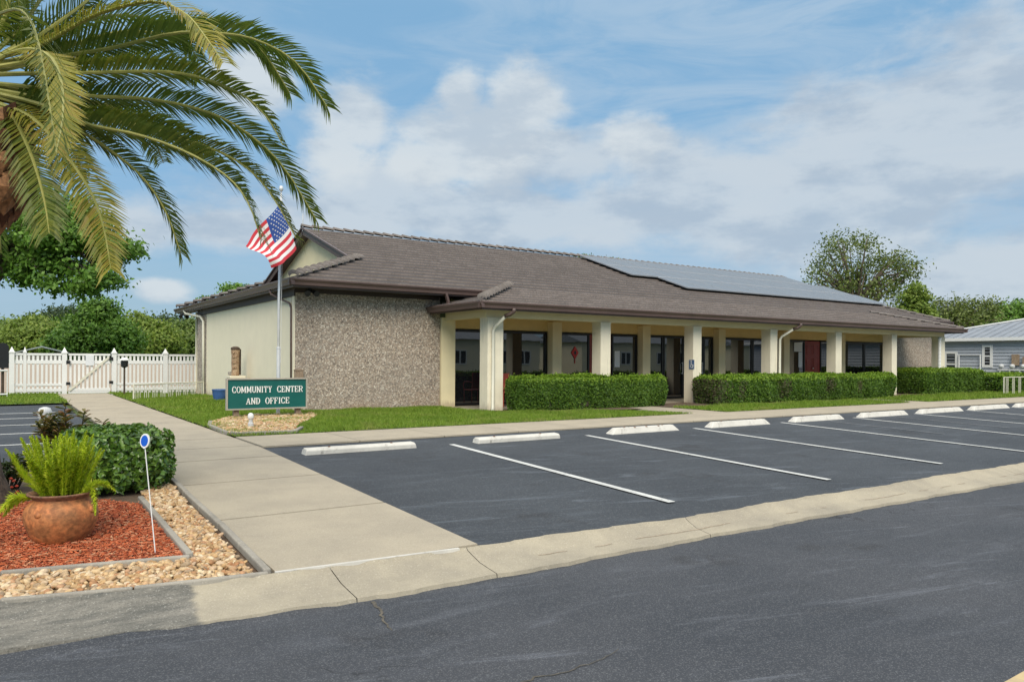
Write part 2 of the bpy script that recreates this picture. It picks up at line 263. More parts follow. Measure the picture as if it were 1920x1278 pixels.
# ---------------- mesh helpers ----------------
class MB:
    def __init__(s): s.v=[]; s.f=[]; s.m=[]; s.mi=0
    def poly(s,pts):
        i=len(s.v); s.v+= [tuple(p) for p in pts]; s.f.append(tuple(range(i,i+len(pts)))); s.m.append(s.mi)
    def box(s,x0,x1,y0,y1,z0,z1):
        i=len(s.v); s.v+=[(x0,y0,z0),(x1,y0,z0),(x1,y1,z0),(x0,y1,z0),(x0,y0,z1),(x1,y0,z1),(x1,y1,z1),(x0,y1,z1)]
        for q in ((0,3,2,1),(4,5,6,7),(0,1,5,4),(1,2,6,5),(2,3,7,6),(3,0,4,7)): s.f.append(tuple(i+k for k in q)); s.m.append(s.mi)
    def obox(s,a,b,w,h,up=(0,0,1)):   # bar from a to b, width w, height h
        a=Vector(a);b=Vector(b);d=(b-a).normalized();u=Vector(up)
        if abs(d.dot(u))>.99:u=Vector((0,1,0))
        r=d.cross(u).normalized();u=r.cross(d).normalized();i=len(s.v)
        for p in (a,b):
            for (x,z) in ((-1,-1),(1,-1),(1,1),(-1,1)): s.v.append(tuple(p+r*(x*w/2)+u*(z*h/2)))
        for q in ((0,1,2,3),(7,6,5,4),(0,4,5,1),(1,5,6,2),(2,6,7,3),(3,7,4,0)): s.f.append(tuple(i+k for k in q)); s.m.append(s.mi)
    def prism(s,prof,axis,a,b):       # profile in the 2 other axes, extruded along axis from a to b
        def mk(t,p): 
            if axis=='x': return (t,p[0],p[1])
            if axis=='y': return (p[0],t,p[1])
            return (p[0],p[1],t)
        n=len(prof); i=len(s.v); s.v+=[mk(a,p) for p in prof]+[mk(b,p) for p in prof]
        for k in range(n): s.f.append((i+k,i+(k+1)%n,i+n+(k+1)%n,i+n+k)); s.m.append(s.mi)
        s.f.append(tuple(range(i+n-1,i-1,-1))); s.m.append(s.mi); s.f.append(tuple(range(i+n,i+2*n))); s.m.append(s.mi)
    def tube(s,pts,rad,seg=8,cap=True):
        pts=[Vector(p) for p in pts]; n=len(pts); i0=len(s.v); ref=None
        if not hasattr(rad,'__len__'): rad=[rad]*n
        for k,p in enumerate(pts):
            d=(pts[min(k+1,n-1)]-pts[max(k-1,0)]).normalized()
            if ref is None: ref=Vector((1,0,0)) if abs(d.x)<.8 else Vector((0,1,0))
            r=(ref-d*ref.dot(d)).normalized(); ref=r; u=d.cross(r)
            for j in range(seg):
                a=2*math.pi*j/seg; s.v.append(tuple(p+(r*math.cos(a)+u*math.sin(a))*rad[k]))
        for k in range(n-1):
            for j in range(seg):
                a=i0+k*seg+j; b=i0+k*seg+(j+1)%seg; s.f.append((a,b,b+seg,a+seg)); s.m.append(s.mi)
        if cap:
            s.f.append(tuple(i0+j for j in range(seg-1,-1,-1))); s.m.append(s.mi); s.f.append(tuple(i0+(n-1)*seg+j for j in range(seg))); s.m.append(s.mi)
    def lathe(s,c,prof,seg=24,cap=True):
        i0=len(s.v); n=len(prof)
        for (r,z) in prof:
            for j in range(seg): a=2*math.pi*j/seg; s.v.append((c[0]+r*math.cos(a),c[1]+r*math.sin(a),c[2]+z))
        for k in range(n-1):
            for j in range(seg): a=i0+k*seg+j; b=i0+k*seg+(j+1)%seg; s.f.append((a,b,b+seg,a+seg)); s.m.append(s.mi)
        if cap:
            s.f.append(tuple(i0+j for j in range(seg-1,-1,-1))); s.m.append(s.mi); s.f.append(tuple(i0+(n-1)*seg+j for j in range(seg))); s.m.append(s.mi)
WL={}
def wl(o): return WL.get(o.name,Vector((0,0,0)))
def rawobj(name,V,Fa,mats,parent=None,mi=None,smooth=False):
    me=bpy.data.meshes.new(name); o=bpy.data.objects.new(name,me); COL.objects.link(o)
    off=wl(parent) if parent else Vector((0,0,0))
    V=np.asarray(V,dtype=np.float64)-np.array(off)
    me.from_pydata(V.tolist() if not isinstance(Fa,np.ndarray) else [],[],Fa if not isinstance(Fa,np.ndarray) else [])
    if isinstance(Fa,np.ndarray):
        k=Fa.shape[1]; nf=len(Fa); me.vertices.add(len(V)); me.vertices.foreach_set('co',V.astype(np.float32).ravel())
        me.loops.add(nf*k); me.loops.foreach_set('vertex_index',Fa.astype(np.int32).ravel())
        me.polygons.add(nf); me.polygons.foreach_set('loop_start',(np.arange(nf)*k).astype(np.int32))
    for m in (mats if isinstance(mats,(list,tuple)) else [mats]): me.materials.append(M[m])
    if mi is not None: me.polygons.foreach_set('material_index',np.asarray(mi,dtype=np.int32))
    if smooth: me.polygons.foreach_set('use_smooth',np.ones(len(me.polygons),dtype=bool))
    me.update(calc_edges=True)
    if parent: o.parent=parent; WL[o.name]=off
    return o
def obj(name,mb,mats,parent=None,smooth=False): return rawobj(name,mb.v,mb.f,mats,parent,mb.m if isinstance(mats,(list,tuple)) else None,smooth)
def tag(o,label,cat,group=None,kind=None):
    if label:o['label']=label
    if cat:o['category']=cat
    if group:o['group']=group
    if kind:o['kind']=kind
    return o
def struct(o): o['kind']='structure'; return o
def thing(name,loc,label,cat,group=None):
    o=bpy.data.objects.new(name,None); COL.objects.link(o); o.location=loc; o.empty_display_size=.2; WL[o.name]=Vector(loc); return tag(o,label,cat,group)
def sheet(name,x0,x1,y0,y1,dz,mat,nx=2,cuts=()):
    ys=sorted(set([y0,y1]+[y for y in (4.45,5.,11.,0.)+tuple(cuts) if y0<y<y1])); mb=MB()
    xs=np.linspace(x0,x1,nx)
    for a,b in zip(ys[:-1],ys[1:]):
        for c,d in zip(xs[:-1],xs[1:]): mb.poly([(c,a,gz(a)+dz),(d,a,gz(a)+dz),(d,b,gz(b)+dz),(c,b,gz(b)+dz)])
    return obj(name,mb,mat)
def polysheet(name,pts,dz,mat,parent=None):
    mb=MB(); mb.poly([(p[0],p[1],gz(p[1])+dz) for p in pts]); return obj(name,mb,mat,parent)
# ---------------- leaves ----------------
def leaf_quads(P,Nr,L,W,jit=.6,fold=0.):
    """P points, Nr outward normals; each leaf a pointed quad (4 verts)"""
    n=len(P); d=rng.normal(size=(n,3)); Nn=Nr+jit*rng.normal(size=(n,3)); Nn/=np.linalg.norm(Nn,axis=1)[:,None]+1e-9
    a=np.cross(Nn,d); a/=np.linalg.norm(a,axis=1)[:,None]+1e-9; b=np.cross(Nn,a)
    l=(L*rng.uniform(.7,1.25,n))[:,None]; wd=(W*rng.uniform(.7,1.25,n))[:,None]
    V=np.stack([P-a*l*.5,P+b*wd*.5+Nn*fold*wd,P+a*l*.5,P-b*wd*.5+Nn*fold*wd],1).reshape(-1,3)
    return V,np.arange(4*n).reshape(n,4)
def inpoly(P,poly):
    x,y=P[:,0],P[:,1]; c=np.zeros(len(P),bool); n=len(poly)
    for i in range(n):
        x1,y1=poly[i][:2]; x2,y2=poly[(i+1)%n][:2]
        if y1==y2: continue
        k=((y1>y)!=(y2>y))&(x<(x2-x1)*(y-y1)/(y2-y1)+x1); c^=k
    return c
def scatter(poly,dens):
    p=np.array([q[:2] for q in poly]); lo=p.min(0); hi=p.max(0); n=int((hi-lo).prod()*dens)
    P=rng.uniform(lo,hi,(n,2)); return P[inpoly(P,poly)]
gzv=np.vectorize(gz)
def grass(name,poly,dens,h,wid,label):
    P=scatter(poly,dens); P=P+rng.normal(0,.035,P.shape); n=len(P); z=gzv(P[:,1])+.03
    clump=.6+.8*(.5+.5*np.sin(P[:,0]*3.1+np.sin(P[:,1]*2.3)*2)*np.sin(P[:,1]*2.7+P[:,0]))
    a=rng.uniform(0,2*math.pi,n); hh=h*rng.uniform(.5,1.3,n)*clump; lean=rng.normal(0,.5,(n,2))*hh[:,None]
    B=np.column_stack([P,z]); dx=np.column_stack([np.cos(a),np.sin(a),np.zeros(n)])*wid*.5
    V=np.stack([B-dx,B+dx,B+np.column_stack([lean,hh])],1).reshape(-1,3)
    o=rawobj(name,V,np.arange(3*n).reshape(n,3),'grass'); tag(o,label,'grass',kind='stuff')
# ================= GROUND =================
struct(sheet('ground',-400,600,-300,900,-.05,'soil'))
struct(sheet('road',-80,140,-3.2,4.62,0.,'road'))
lotpts=[(3.0,4.9),(140,4.75),(140,11.0),(3.1,11.0)]
struct(polysheet('parking_lot',lotpts,0.,'lot'))
struct(polysheet('side_lot',[(-60,11.2),(1.36,11.2),(1.40,23.9),(-60,22.0)],-.004,'lot'))
# walkways: slabs with real joints (gaps over a dark bed)
mb=MB(); xs0,xs1=1.53,3.08; ys=[5.0,6.75,8.5,10.1,11.25,12.5,14.4]+[14.4+1.62*k for k in range(1,10)]+[30.2]
for a,b in zip(ys[:-1],ys[1:]):
    g=.017; y0,y1=a+g,b-g; e0=.02*math.sin(a*3)
    cut=[y0]+[y for y in (11.,) if y0<y<y1]+[y1]
    for p,q in zip(cut[:-1],cut[1:]):
        i=len(mb.v); mb.v+=[(xs0,p,gz(p)+.02),(xs1,p,gz(p)+.02),(xs1,q,gz(q)+.02),(xs0,q,gz(q)+.02)]; mb.f.append((i,i+1,i+2,i+3)); mb.m.append(0)
        for x in (xs0,xs1): mb.poly([(x,p,gz(p)-.04),(x,q,gz(q)-.04),(x,q,gz(q)+.02),(x,p,gz(p)+.02)])
    mb.poly([(xs0,y0,gz(y0)-.04),(xs1,y0,gz(y0)-.04),(xs1,y0,gz(y0)+.02),(xs0,y0,gz(y0)+.02)])
struct(obj('walkway',mb,'walk'))
struct(sheet('walkway_bed',xs0-.02,xs1+.02,4.95,30.2,.006,'joint'))
mb=MB(); xx=3.11
while xx<120:
    x1=xx+1.5; mb.box(xx+.008,x1-.008,11.02,12.55,-.04,.028); xx=x1
for (a,b) in ((13.75,15.0),(23.75,24.75)): mb.box(a,b,12.562,16.2 if a<20 else 15.6,-.04,.026)
mb.box(9.8,32.3,16.0,18.0,-.04,.014)
struct(obj('sidewalk',mb,'walk'))
struct(polysheet('sidewalk_bed',[(3.1,11.0),(120,11.0),(120,12.6),(3.1,12.6)],.005,'joint'))
# concrete gutter strip along the road, with an upturned back edge
inn=[(-30,6.6),(-6,5.75),(-.01,5.25),(.67,5.09),(1.46,4.99),(2.84,4.88),(5.08,4.78),(7.82,4.78),(12.,4.78),(30,4.75),(140,4.7)]
out=[(-30,6.1),(-6,5.2),(0.,4.69),(.98,4.56),(1.75,4.48),(2.87,4.44),(4.92,4.45),(7.22,4.42),(10.94,4.36),(30,4.3),(140,4.25)]
def interp(pl,x): return float(np.interp(x,[p[0] for p in pl],[p[1] for p in pl]))
mb=MB(); seg=[-30,-6,-2.2,-.35,1.86,2.9,5.12,11.3,17.6,24.,32,140]
for a,b in zip(seg[:-1],seg[1:]):
    sub=np.linspace(a+.003,b-.003,max(2,int(min(b-a,14)/.06)))
    for c,d in zip(sub[:-1],sub[1:]):
        def col(x):
            yi=interp(inn,x)+.02*math.sin(x*2.1)*(x>3)+.013*math.sin(x*7.3)+.008*math.sin(x*19.1)+.007*math.sin(x*41)*math.sin(x*3.3); yo=interp(out,x)+.012*math.sin(x*5.1)+.008*math.sin(x*13.7)+.006*math.sin(x*37)*math.sin(x*2.3)
            return [(x,yi,-.115),(x,yi-.02,-.135),(x,yi*.55+yo*.45,-.185),(x,yi*.3+yo*.7,-.198),(x,yo,-.212),(x,yo-.01,-.26)]
        p,q=col(c),col(d)
        for k in range(5): mb.poly([p[k],q[k],q[k+1],p[k+1]])
struct(obj('concrete_gutter',mb,'curb',smooth=True))
mb=MB()
for x in np.arange(3.3,26,.09):
    if math.sin(x*1.7)+math.sin(x*4.1)+math.sin(x*13.)>.2:
        yc=lambda x: interp(inn,x)*.42+interp(out,x)*.58+.01*math.sin(x*6)+.006*math.sin(x*23)
        mb.poly([(x,yc(x)-.002,-.187),(x+.09,yc(x+.09)-.003,-.187),(x+.09,yc(x+.09)+.003,-.186),(x,yc(x)+.004,-.186)])
struct(obj('gutter_crease',mb,'post'))
mb=MB(); 
for c in range(-30,140):
    a,b=c,c+1; mb.poly([(a,interp(inn,a)+.05,-.19),(a,interp(out,a)-.03,-.245),(b,interp(out,b)-.03,-.245),(b,interp(inn,b)+.05,-.19)])
struct(obj('gutter_bed',mb,'joint'))
# crack running from the gutter into the road
def crack(name,pts,w,dz,mat='joint'):
    mb=MB(); pts=[Vector(p) for p in pts]
    fine=[]
    for a,b in zip(pts[:-1],pts[1:]):
        for k in range(5): fine.append(a.lerp(b,k/5)+Vector((random.gauss(0,.008),random.gauss(0,.008),0)))
    fine.append(pts[-1]); n=len(fine)
    for k in range(n-1):
        a,b=fine[k],fine[k+1]; d=(b-a).to_2d().normalized(); r=Vector((-d.y,d.x)); wa=w*(1-.8*k/n)*random.uniform(.7,1.3); wb=w*(1-.8*(k+1)/n)
        mb.poly([(a.x-r.x*wa,a.y-r.y*wa,gz(a.y)+dz),(a.x+r.x*wa,a.y+r.y*wa,gz(a.y)+dz),(b.x+r.x*wb,b.y+r.y*wb,gz(b.y)+dz),(b.x-r.x*wb,b.y-r.y*wb,gz(b.y)+dz)])
    return struct(obj(name,mb,mat))
crack('road_crack',[G(700,1128),G(716,1150),G(722,1168),G(735,1182)],.012,.004)
crack('road_crack',[G(978,1278),G(1050,1262),G(1120,1240),G(1160,1216)],.006,.004)
# painted edge line across the walkway mouth, parking markings
mb=MB()
p=[(1.45,5.02),(2.86,4.905)]
mb.obox((1.5,5.0,-.133),(2.84,4.89,-.133),.03,.04)
struct(obj('white_kerb_lip',mb,'stop'))
mb=MB()
for k in range(14):
    x=5.68+2.72*k
    mb.poly([(x-.05,5.45,gz(5.45)+.004),(x+.05,5.45,gz(5.45)+.004),(x+.05+.1,10.2,gz(10.2)+.004),(x-.05+.1,10.2,gz(10.2)+.004)])
for y in (13.3,15.2,17.1,18.9,20.6): mb.poly([(-30,y-.05-.3,.001),(1.1,y-.05,.001),(1.1,y+.05,.001),(-30,y+.05-.3,.001)])
struct(obj('parking_markings',mb,'whitepaint'))
mb=MB()
for k in range(3,9):
    x=7.05+2.72*k; mb.poly([(x-.03,7.4,gz(7.4)+.004),(x+.03,7.4,gz(7.4)+.004),(x+.12,9.9,gz(9.9)+.004),(x+.05,9.9,gz(9.9)+.004)])
struct(obj('worn_markings',mb,'oldpaint'))
mb=MB(); q=[G(1872,1285),G(1935,1250),G(1990,1270),G(1930,1330)]; mb.poly([(p.x,p.y,gz(p.y)+.004) for p in q])
M['ypaint']=mnoise('worn yellow paint',(.55,.42,.22),(.42,.33,.2),8,.8)
struct(obj('yellow_road_mark',mb,'ypaint'))
# ================= LAWNS =================
L1=[(3.12,12.6),(13.7,12.6),(13.7,13.2),(12.6,14.4),(9.6,15.0),(9.7,17.8),(5.8,17.8),(5.75,27),(3.12,30.3)]
L2=[(15.1,12.6),(23.7,12.6),(23.7,14.4),(15.1,14.5)]; L3=[(24.8,12.6),(60,12.6),(60,15.6),(24.8,14.9)]; L4=[(1.5,24.1),(1.5,30.4),(-8,31.5),(-25,26),(-25,22.3)]
for i,(L,nm) in enumerate(((L1,'a'),(L2,'b'),(L3,'c'),(L4,'d'))):
    struct(polysheet('lawn',L,.03,'soil'))
# trimmed rock bed cut out of the front lawn is laid over it
grass('grass',[(3.12,12.58),(13.75,12.58),(13.6,13.2),(12.6,14.45),(10.4,15.2),(9.6,16.0),(9.7,17.82),(5.8,17.82),(5.8,18.5),(3.12,18.5)],1900,.055,.013,'short green lawn in front of the pebbled wall')
grass('grass',[(3.12,18.5),(5.8,18.5),(5.75,27),(3.12,30.4)],700,.06,.022,'lawn beside the pale side wall')
grass('grass',L2,1100,.06,.018,'grass strip before the long middle hedge')
grass('grass',[(24.8,12.6),(40,12.6),(40,15.6),(24.8,14.9)],500,.07,.026,'grass at the far end of the sidewalk')
grass('grass',L4,420,.06,.028,'grass strip in front of the white fence on the left')
struct(polysheet('porch_bed',[(9.9,14.7),(13.9,14.4),(13.9,16.0),(9.9,16.0)],.034,'dirt'))
struct(polysheet('hedge_bed',[(15.05,14.3),(23.8,14.3),(23.8,16.0),(15.05,16.0)],.034,'dirt'))
struct(polysheet('hedge_bed',[(24.8,14.6),(37,14.8),(37,17.6),(32.4,17.6),(32.4,16.2),(24.8,16.2)],.034,'dirt'))
# ================= COMMUNITY CENTER =================
XL,XR,YF,YB=5.79,35.6,17.85,30.6
EX0,EX1,EY0,EY1,EZ=5.55,35.85,17.25,31.15,3.15; SL=.344
bld=thing('community_center',(XL,YF,0),'long low building with brown tile roof, pebbled stone walls and a columned porch','building')
WT=3.02
mb=MB(); mb.mi=0
for q in ((XL+.004,9.74,YF,YF+.25,WT),(32.25,XR,YF,YF+.25,WT),(XL-.002,XL+.3,27.3,28.7,WT-.02)):
    mb=MB(); mb.box(*q[:4],-.1,q[4]); obj('stone_wall',mb,'aggr',bld)
mb=MB(); mb.box(XL,XL+.2,YF+.26,27.28,-.1,WT); mb.box(XL-.03,XL+.002,YF-.012,YF+.13,-.1,WT-.05); mb.box(XR-.2,XR,YF+.26,YB,-.1,WT); mb.box(XL+.3,XR-.22,YB-.2,YB,-.1,WT)
obj('side_wall',mb,'creamwall',bld)
# storefront: yellow band above windows, pilasters
mb=MB(); mb.box(10.2,32.2,18.06,18.2,2.15,2.95); mb.box(10.2,32.2,18.07,18.2,-.05,.02)
obj('front_wall',mb,'yellow',bld)
PIL=[9.76]+[13.5+3.66*k for k in range(5)]+[31.85]
for i,x in enumerate(PIL):
    wd=.42 if i==0 else .34
    mb=MB(); mb.box(x,x+wd,17.79,18.055,-.05,2.42); obj('pilaster',mb,'cream',bld)
def frame(mb,x0,x1,z0,z1,y,w=.06,dp=.07):
    mb.box(x0,x1,y,y+dp,z1-w,z1); mb.box(x0,x1,y,y+dp,z0,z0+w); mb.box(x0,x0+w,y,y+dp,z0+w,z1-w); mb.box(x1-w,x1,y,y+dp,z0+w,z1-w)
def window(x0,x1,z0=.03,z1=2.12,y=18.0,name='window'):
    mb=MB(); frame(mb,x0,x1,z0,z1,y); f=obj(name,mb,'black',bld)
    mb=MB(); mb.box(x0+.062,x1-.062,y+.03,y+.04,z0+.062,z1-.062); obj('pane',mb,'glass',f); return f
def gdoor(x0,x1,z1=2.12,y=18.0):
    f=window(x0,x1,.03,z1,y,'glass_door'); mb=MB(); mb.tube([(x1-.1,y-.05,.85),(x1-.1,y-.05,1.25)],.012,6); mb.box(x1-.11,x1-.09,y-.05,y+.02,.86,.88); mb.box(x1-.11,x1-.09,y-.05,y+.02,1.22,1.24); obj('handle',mb,'pole',f)
def rdoor(x0,x1,z1=2.1,y=18.03):
    mb=MB(); mb.box(x0,x1,y,y+.05,.03,z1); ww=(x1-x0)
    f=obj('red_door',mb,'red',bld); mb=MB()
    for c in (0,1):
        a=x0+ww*(.10+.45*c); b=a+ww*.35
        for (p,q) in ((.2,.75),(.9,1.45),(1.58,1.98)): frame(mb,a,b,p,q,y-.012,.025,.012); mb.box(a+.04,b-.04,y-.008,y,p+.04,q-.04)
    obj('door_panel',mb,'red',f)
    mb=MB(); mb.lathe((x0+ww*.5,y-.04,1.03),[(.008,-.03),(.03,-.015),(.034,0),(.03,.015),(.008,.03)],10); obj('knob',mb,'pole',f)
window(10.22,11.8); window(11.82,13.42)
window(13.95,15.1); rdoor(15.12,16.0); window(16.02,17.12)
window(17.6,18.3); gdoor(18.32,19.28); gdoor(19.30,20.26); window(20.28,20.76)
window(21.2,22.9); window(22.92,24.44)
window(24.9,26.08); rdoor(26.1,27.08); window(27.1,28.1)
window(28.55,30.2); window(30.22,31.8)
# columns + beam
for k in range(7):
    x=9.9+3.66*k; wd=.46 if k==0 else .36; mb=MB()
    mb.box(x,x+wd,15.7,16.06,-.05,2.325); mb.box(x-.012,x+wd+.012,15.688,16.072,2.31,2.345)
    obj('porch_column',mb,'column',bld)
mb=MB(); mb.box(9.86,32.26,15.74,15.98,2.347,2.66); mb.box(9.86,10.1,15.985,17.78,2.347,2.66); mb.box(32.02,32.26,15.985,17.78,2.347,2.66)
obj('porch_beam',mb,'cream',bld)
mb=MB(); mb.box(10.1,32.0,15.985,18.05,2.62,2.66); obj('porch_ceiling',mb,'yellow',bld)
# ---- tiled roofs ----
def tilerows(mb,P,U,n,exposure,th=.042,tw=.33):
    """P(s)->(left,right) points at slope length fraction row; rows from eave upward"""
    for r in range(n):
        l0,r0=P(r/n); l1,r1=P((r+1)/n); wdt=(r0-l0).length
        if wdt<.05: continue
        m=max(1,round(wdt/tw)); off=.5 if r%2 else 0.
        cuts=[0.]+[(k+off)/m for k in range(0 if off else 1,m)]+[1.]
        for a,b in zip(cuts[:-1],cuts[1:]):
            if b-a<1e-4: continue
            h=th+random.uniform(-.0015,.0015); g=.0006/wdt
            A=l0.lerp(r0,a+g)+U*h; B=l0.lerp(r0,b-g)+U*h; Cc=l1.lerp(r1,b-g)+U*.004; D=l1.lerp(r1,a+g)+U*.004
            A2=A-U*(h+.006); B2=B-U*(h+.006); i=len(mb.v); mb.v+=[tuple(q) for q in (A,B,Cc,D,A2,B2)]
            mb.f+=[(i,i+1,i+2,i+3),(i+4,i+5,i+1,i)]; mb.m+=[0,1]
def caps(mb,a,b,rad=.11,step=.36,lip=.05):
    a=Vector(a);b=Vector(b);L=(b-a).length;n=max(1,int(L/step));d=(b-a).normalized();r=d.cross(Vector((0,0,1))).normalized();u=r.cross(d)
    for k in range(n):
        p=a+d*(k*L/n); q=p+d*(L/n*1.12); i=len(mb.v)
        for (c,rr,dz) in ((p,rad*1.15,lip),(p,rad*.85,.0),(q,rad*.85,.02)):
            for j in range(9): t=math.pi*j/8; mb.v.append(tuple(c+r*math.cos(t)*rr+u*(math.sin(t)*rr*.75+dz-.02)))
        for j in range(8): mb.f+= [(i+j,i+j+1,i+18+j+1,i+18+j),(i+9+j,i+9+j+1,i+j+1,i+j)]; mb.m+=[0,0]
HT=2.85; RX0,RX1=8.1,33.3; RYm=(EY0+EY1)/2; RH=RYm-EY0; RZ=EZ+SL*RH
UF=Vector((0,-SL,1)).normalized(); UL=Vector((-SL,0,1)).normalized(); UR=Vector((SL,0,1)).normalized(); UBk=Vector((0,SL,1)).normalized()
mb=MB(); n=18
def Pf(t):
    s=t*RH; xl=EX0+s if s<HT-.01 else RX0; xr=EX1-s if s<HT-.01 else RX1
    return Vector((xl,EY0+s,EZ+SL*s)),Vector((xr,EY0+s,EZ+SL*s))
tilerows(mb,Pf,UF,n,.3)
def Ps(t): s=t*(HT+.15); return Vector((EX0+s,EY1-s,EZ+SL*s)),Vector((EX0+s,EY0+s,EZ+SL*s))
tilerows(mb,Ps,UL,8,.3)
def Pr(t): s=t*(HT+.15); return Vector((EX1-s,EY0+s,EZ+SL*s)),Vector((EX1-s,EY1-s,EZ+SL*s))
tilerows(mb,Pr,UR,8,.3)
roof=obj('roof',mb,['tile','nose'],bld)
# deck under tiles + rear slope
mb=MB(); e=.012
mb.poly([(EX0,EY0,EZ-e),(EX1,EY0,EZ-e),(EX1-HT,EY0+HT,EZ+SL*HT-e),(RX1,EY0+HT,EZ+SL*HT-e),(RX1,RYm,RZ-e),(RX0,RYm,RZ-e),(RX0,EY0+HT,EZ+SL*HT-e),(EX0+HT,EY0+HT,EZ+SL*HT-e)])
mb.poly([(EX0,EY1,EZ-e),(EX0+HT,EY1-HT,EZ+SL*HT-e),(RX0,EY1-HT,EZ+SL*HT-e),(RX0,RYm,RZ-e),(RX1,RYm,RZ-e),(RX1,EY1-HT,EZ+SL*HT-e),(EX1-HT,EY1-HT,EZ+SL*HT-e),(EX1,EY1,EZ-e)])
mb.poly([(EX0,EY0,EZ-e),(EX0+HT+.1,EY0+HT+.1,EZ+SL*(HT+.1)-e),(EX0+HT+.1,EY1-HT-.1,EZ+SL*(HT+.1)-e),(EX0,EY1,EZ-e)])
mb.poly([(EX1,EY0,EZ-e),(EX1,EY1,EZ-e),(EX1-HT-.1,EY1-HT-.1,EZ+SL*(HT+.1)-e),(EX1-HT-.1,EY0+HT+.1,EZ+SL*(HT+.1)-e)])
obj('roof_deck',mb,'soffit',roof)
mb=MB(); caps(mb,(RX0-.05,RYm,RZ+.03),(RX1+.05,RYm,RZ+.03)); obj('ridge_cap',mb,'cap',roof,True)
for (sx,x,sy,y) in ((1,EX0,1,EY0),(1,EX0,-1,EY1),(-1,EX1,1,EY0),(-1,EX1,-1,EY1)):
    mb=MB(); caps(mb,(x+sx*.02,y+sy*.02,EZ+(.05 if sx>0 else .02)),(x+sx*HT,y+sy*HT,EZ+SL*HT+(.04 if sx>0 else .02)),.12 if sx>0 else .09,.36,.075 if sx>0 else .03); obj('hip_cap',mb,'cap',roof,True)
# gablets
gx=EX0+HT
mb=MB(); mb.poly([(gx,EY0+HT-.3,EZ+SL*HT-.12),(gx,EY1-HT+.3,EZ+SL*HT-.12),(gx,RYm,RZ-.07)]); obj('gable_wall',mb,'cream',bld); mb=MB(); mb.poly([(EX1-HT,EY0+HT,EZ+SL*HT-.02),(EX1-HT,EY1-HT,EZ+SL*HT-.02),(EX1-HT,RYm,RZ-.07)])
obj('gable_wall',mb,'cream',bld)
for x,sx in ((RX0,1),(RX1,-1)):
    mb=MB()
    for sy in (-1,1):
        a=Vector((x,RYm,RZ)); b=Vector((x,RYm+sy*(RH-HT+.25),EZ+SL*(HT-.25)))
        mb.obox(a+Vector((0,0,-.10)),b+Vector((0,0,-.10)),.03,.2,(0,0,1)); mb.obox(a+Vector((-.03*sx,0,.01)),b+Vector((-.03*sx,0,.01)),.07,.05)
        mb.poly([a+Vector((0,0,-.15)),b+Vector((0,0,-.15)),b+Vector((sx*.32,0,-.15)),a+Vector((sx*.32,0,-.15))])
    obj('rake_board',mb,'brown',bld)
# porch roof
PX0,PX1,PY0,PZ,PSL,PT=9.42,32.72,15.2,2.68,.262,2.62
mb=MB()
def Pp(t): s=t*PT; return Vector((PX0+s,PY0+s,PZ+PSL*s)),Vector((PX1-s,PY0+s,PZ+PSL*s))
tilerows(mb,Pp,Vector((0,-PSL,1)).normalized(),7,.3)
def Ppl(t): s=t*PT; return Vector((PX0+s,17.84,PZ+PSL*s)),Vector((PX0+s,PY0+s,PZ+PSL*s))
tilerows(mb,Ppl,Vector((-PSL,0,1)).normalized(),7,.3)
def Ppr(t): s=t*PT; return Vector((PX1-s,PY0+s,PZ+PSL*s)),Vector((PX1-s,17.84,PZ+PSL*s))
tilerows(mb,Ppr,Vector((PSL,0,1)).normalized(),7,.3)
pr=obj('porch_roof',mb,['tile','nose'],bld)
mb=MB(); 
mb.poly([(PX0,PY0,PZ-e),(PX1,PY0,PZ-e),(PX1-PT,PY0+PT,PZ+PSL*PT-e),(PX0+PT,PY0+PT,PZ+PSL*PT-e)]); mb.poly([(PX0,PY0,PZ-e),(PX0+PT,PY0+PT,PZ+PSL*PT-e),(PX0+PT,17.84,PZ+PSL*PT-e),(PX0,17.84,PZ-e)]); mb.poly([(PX1,PY0,PZ-e),(PX1,17.84,PZ-e),(PX1-PT,17.84,PZ+PSL*PT-e),(PX1-PT,PY0+PT,PZ+PSL*PT-e)])
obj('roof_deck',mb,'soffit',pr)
mb=MB(); caps(mb,(PX0+.02,PY0+.02,PZ+.06),(PX0+PT-.1,PY0+PT-.1,PZ+PSL*PT+.05),.11,.3,.075); obj('hip_cap',mb,'cap',pr,True); mb=MB(); caps(mb,(PX1-.02,PY0+.02,PZ+.02),(PX1-PT+.1,PY0+PT-.1,PZ+PSL*PT+.02),.09,.3,.03)
obj('hip_cap',mb,'cap',pr,True)
# gutters, fascias, soffits
def gut_y(mb,x0,x1,y,z,s=-1):   # runs along x, faces s*y
    pr=[(y,z-.15),(y+s*.075,z-.15),(y+s*.085,z-.09),(y+s*.125,z-.03),(y+s*.125,z),(y+s*.115,z),(y+s*.11,z-.02),(y,z-.06)]
    mb.prism(pr,'x',x0,x1)
def gut_x(mb,y0,y1,x,z,s=-1):
    pr=[(x,z-.15),(x+s*.075,z-.15),(x+s*.085,z-.09),(x+s*.125,z-.03),(x+s*.125,z),(x+s*.115,z),(x+s*.11,z-.02),(x,z-.06)]
    mb.prism(pr,'y',y0,y1)
mb=MB(); gz0=EZ
gut_y(mb,EX0-.12,10.62,EY0,gz0); gut_x(mb,EY0-.12,EY1+.12,EX0,gz0); obj('gutter',mb,'brown',bld)
mb=MB(); gut_y(mb,31.5,EX1+.12,EY0,gz0);  gut_x(mb,EY0-.12,EY1+.12,EX1,gz0,1)
obj('gutter',mb,'brown',bld)
mb=MB(); gut_y(mb,PX0-.12,PX1+.12,PY0,PZ); gut_x(mb,PY0-.12,17.84,PX0,PZ); gut_x(mb,PY0-.12,17.84,PX1,PZ,1)
obj('gutter',mb,'brown',bld)
mb=MB()
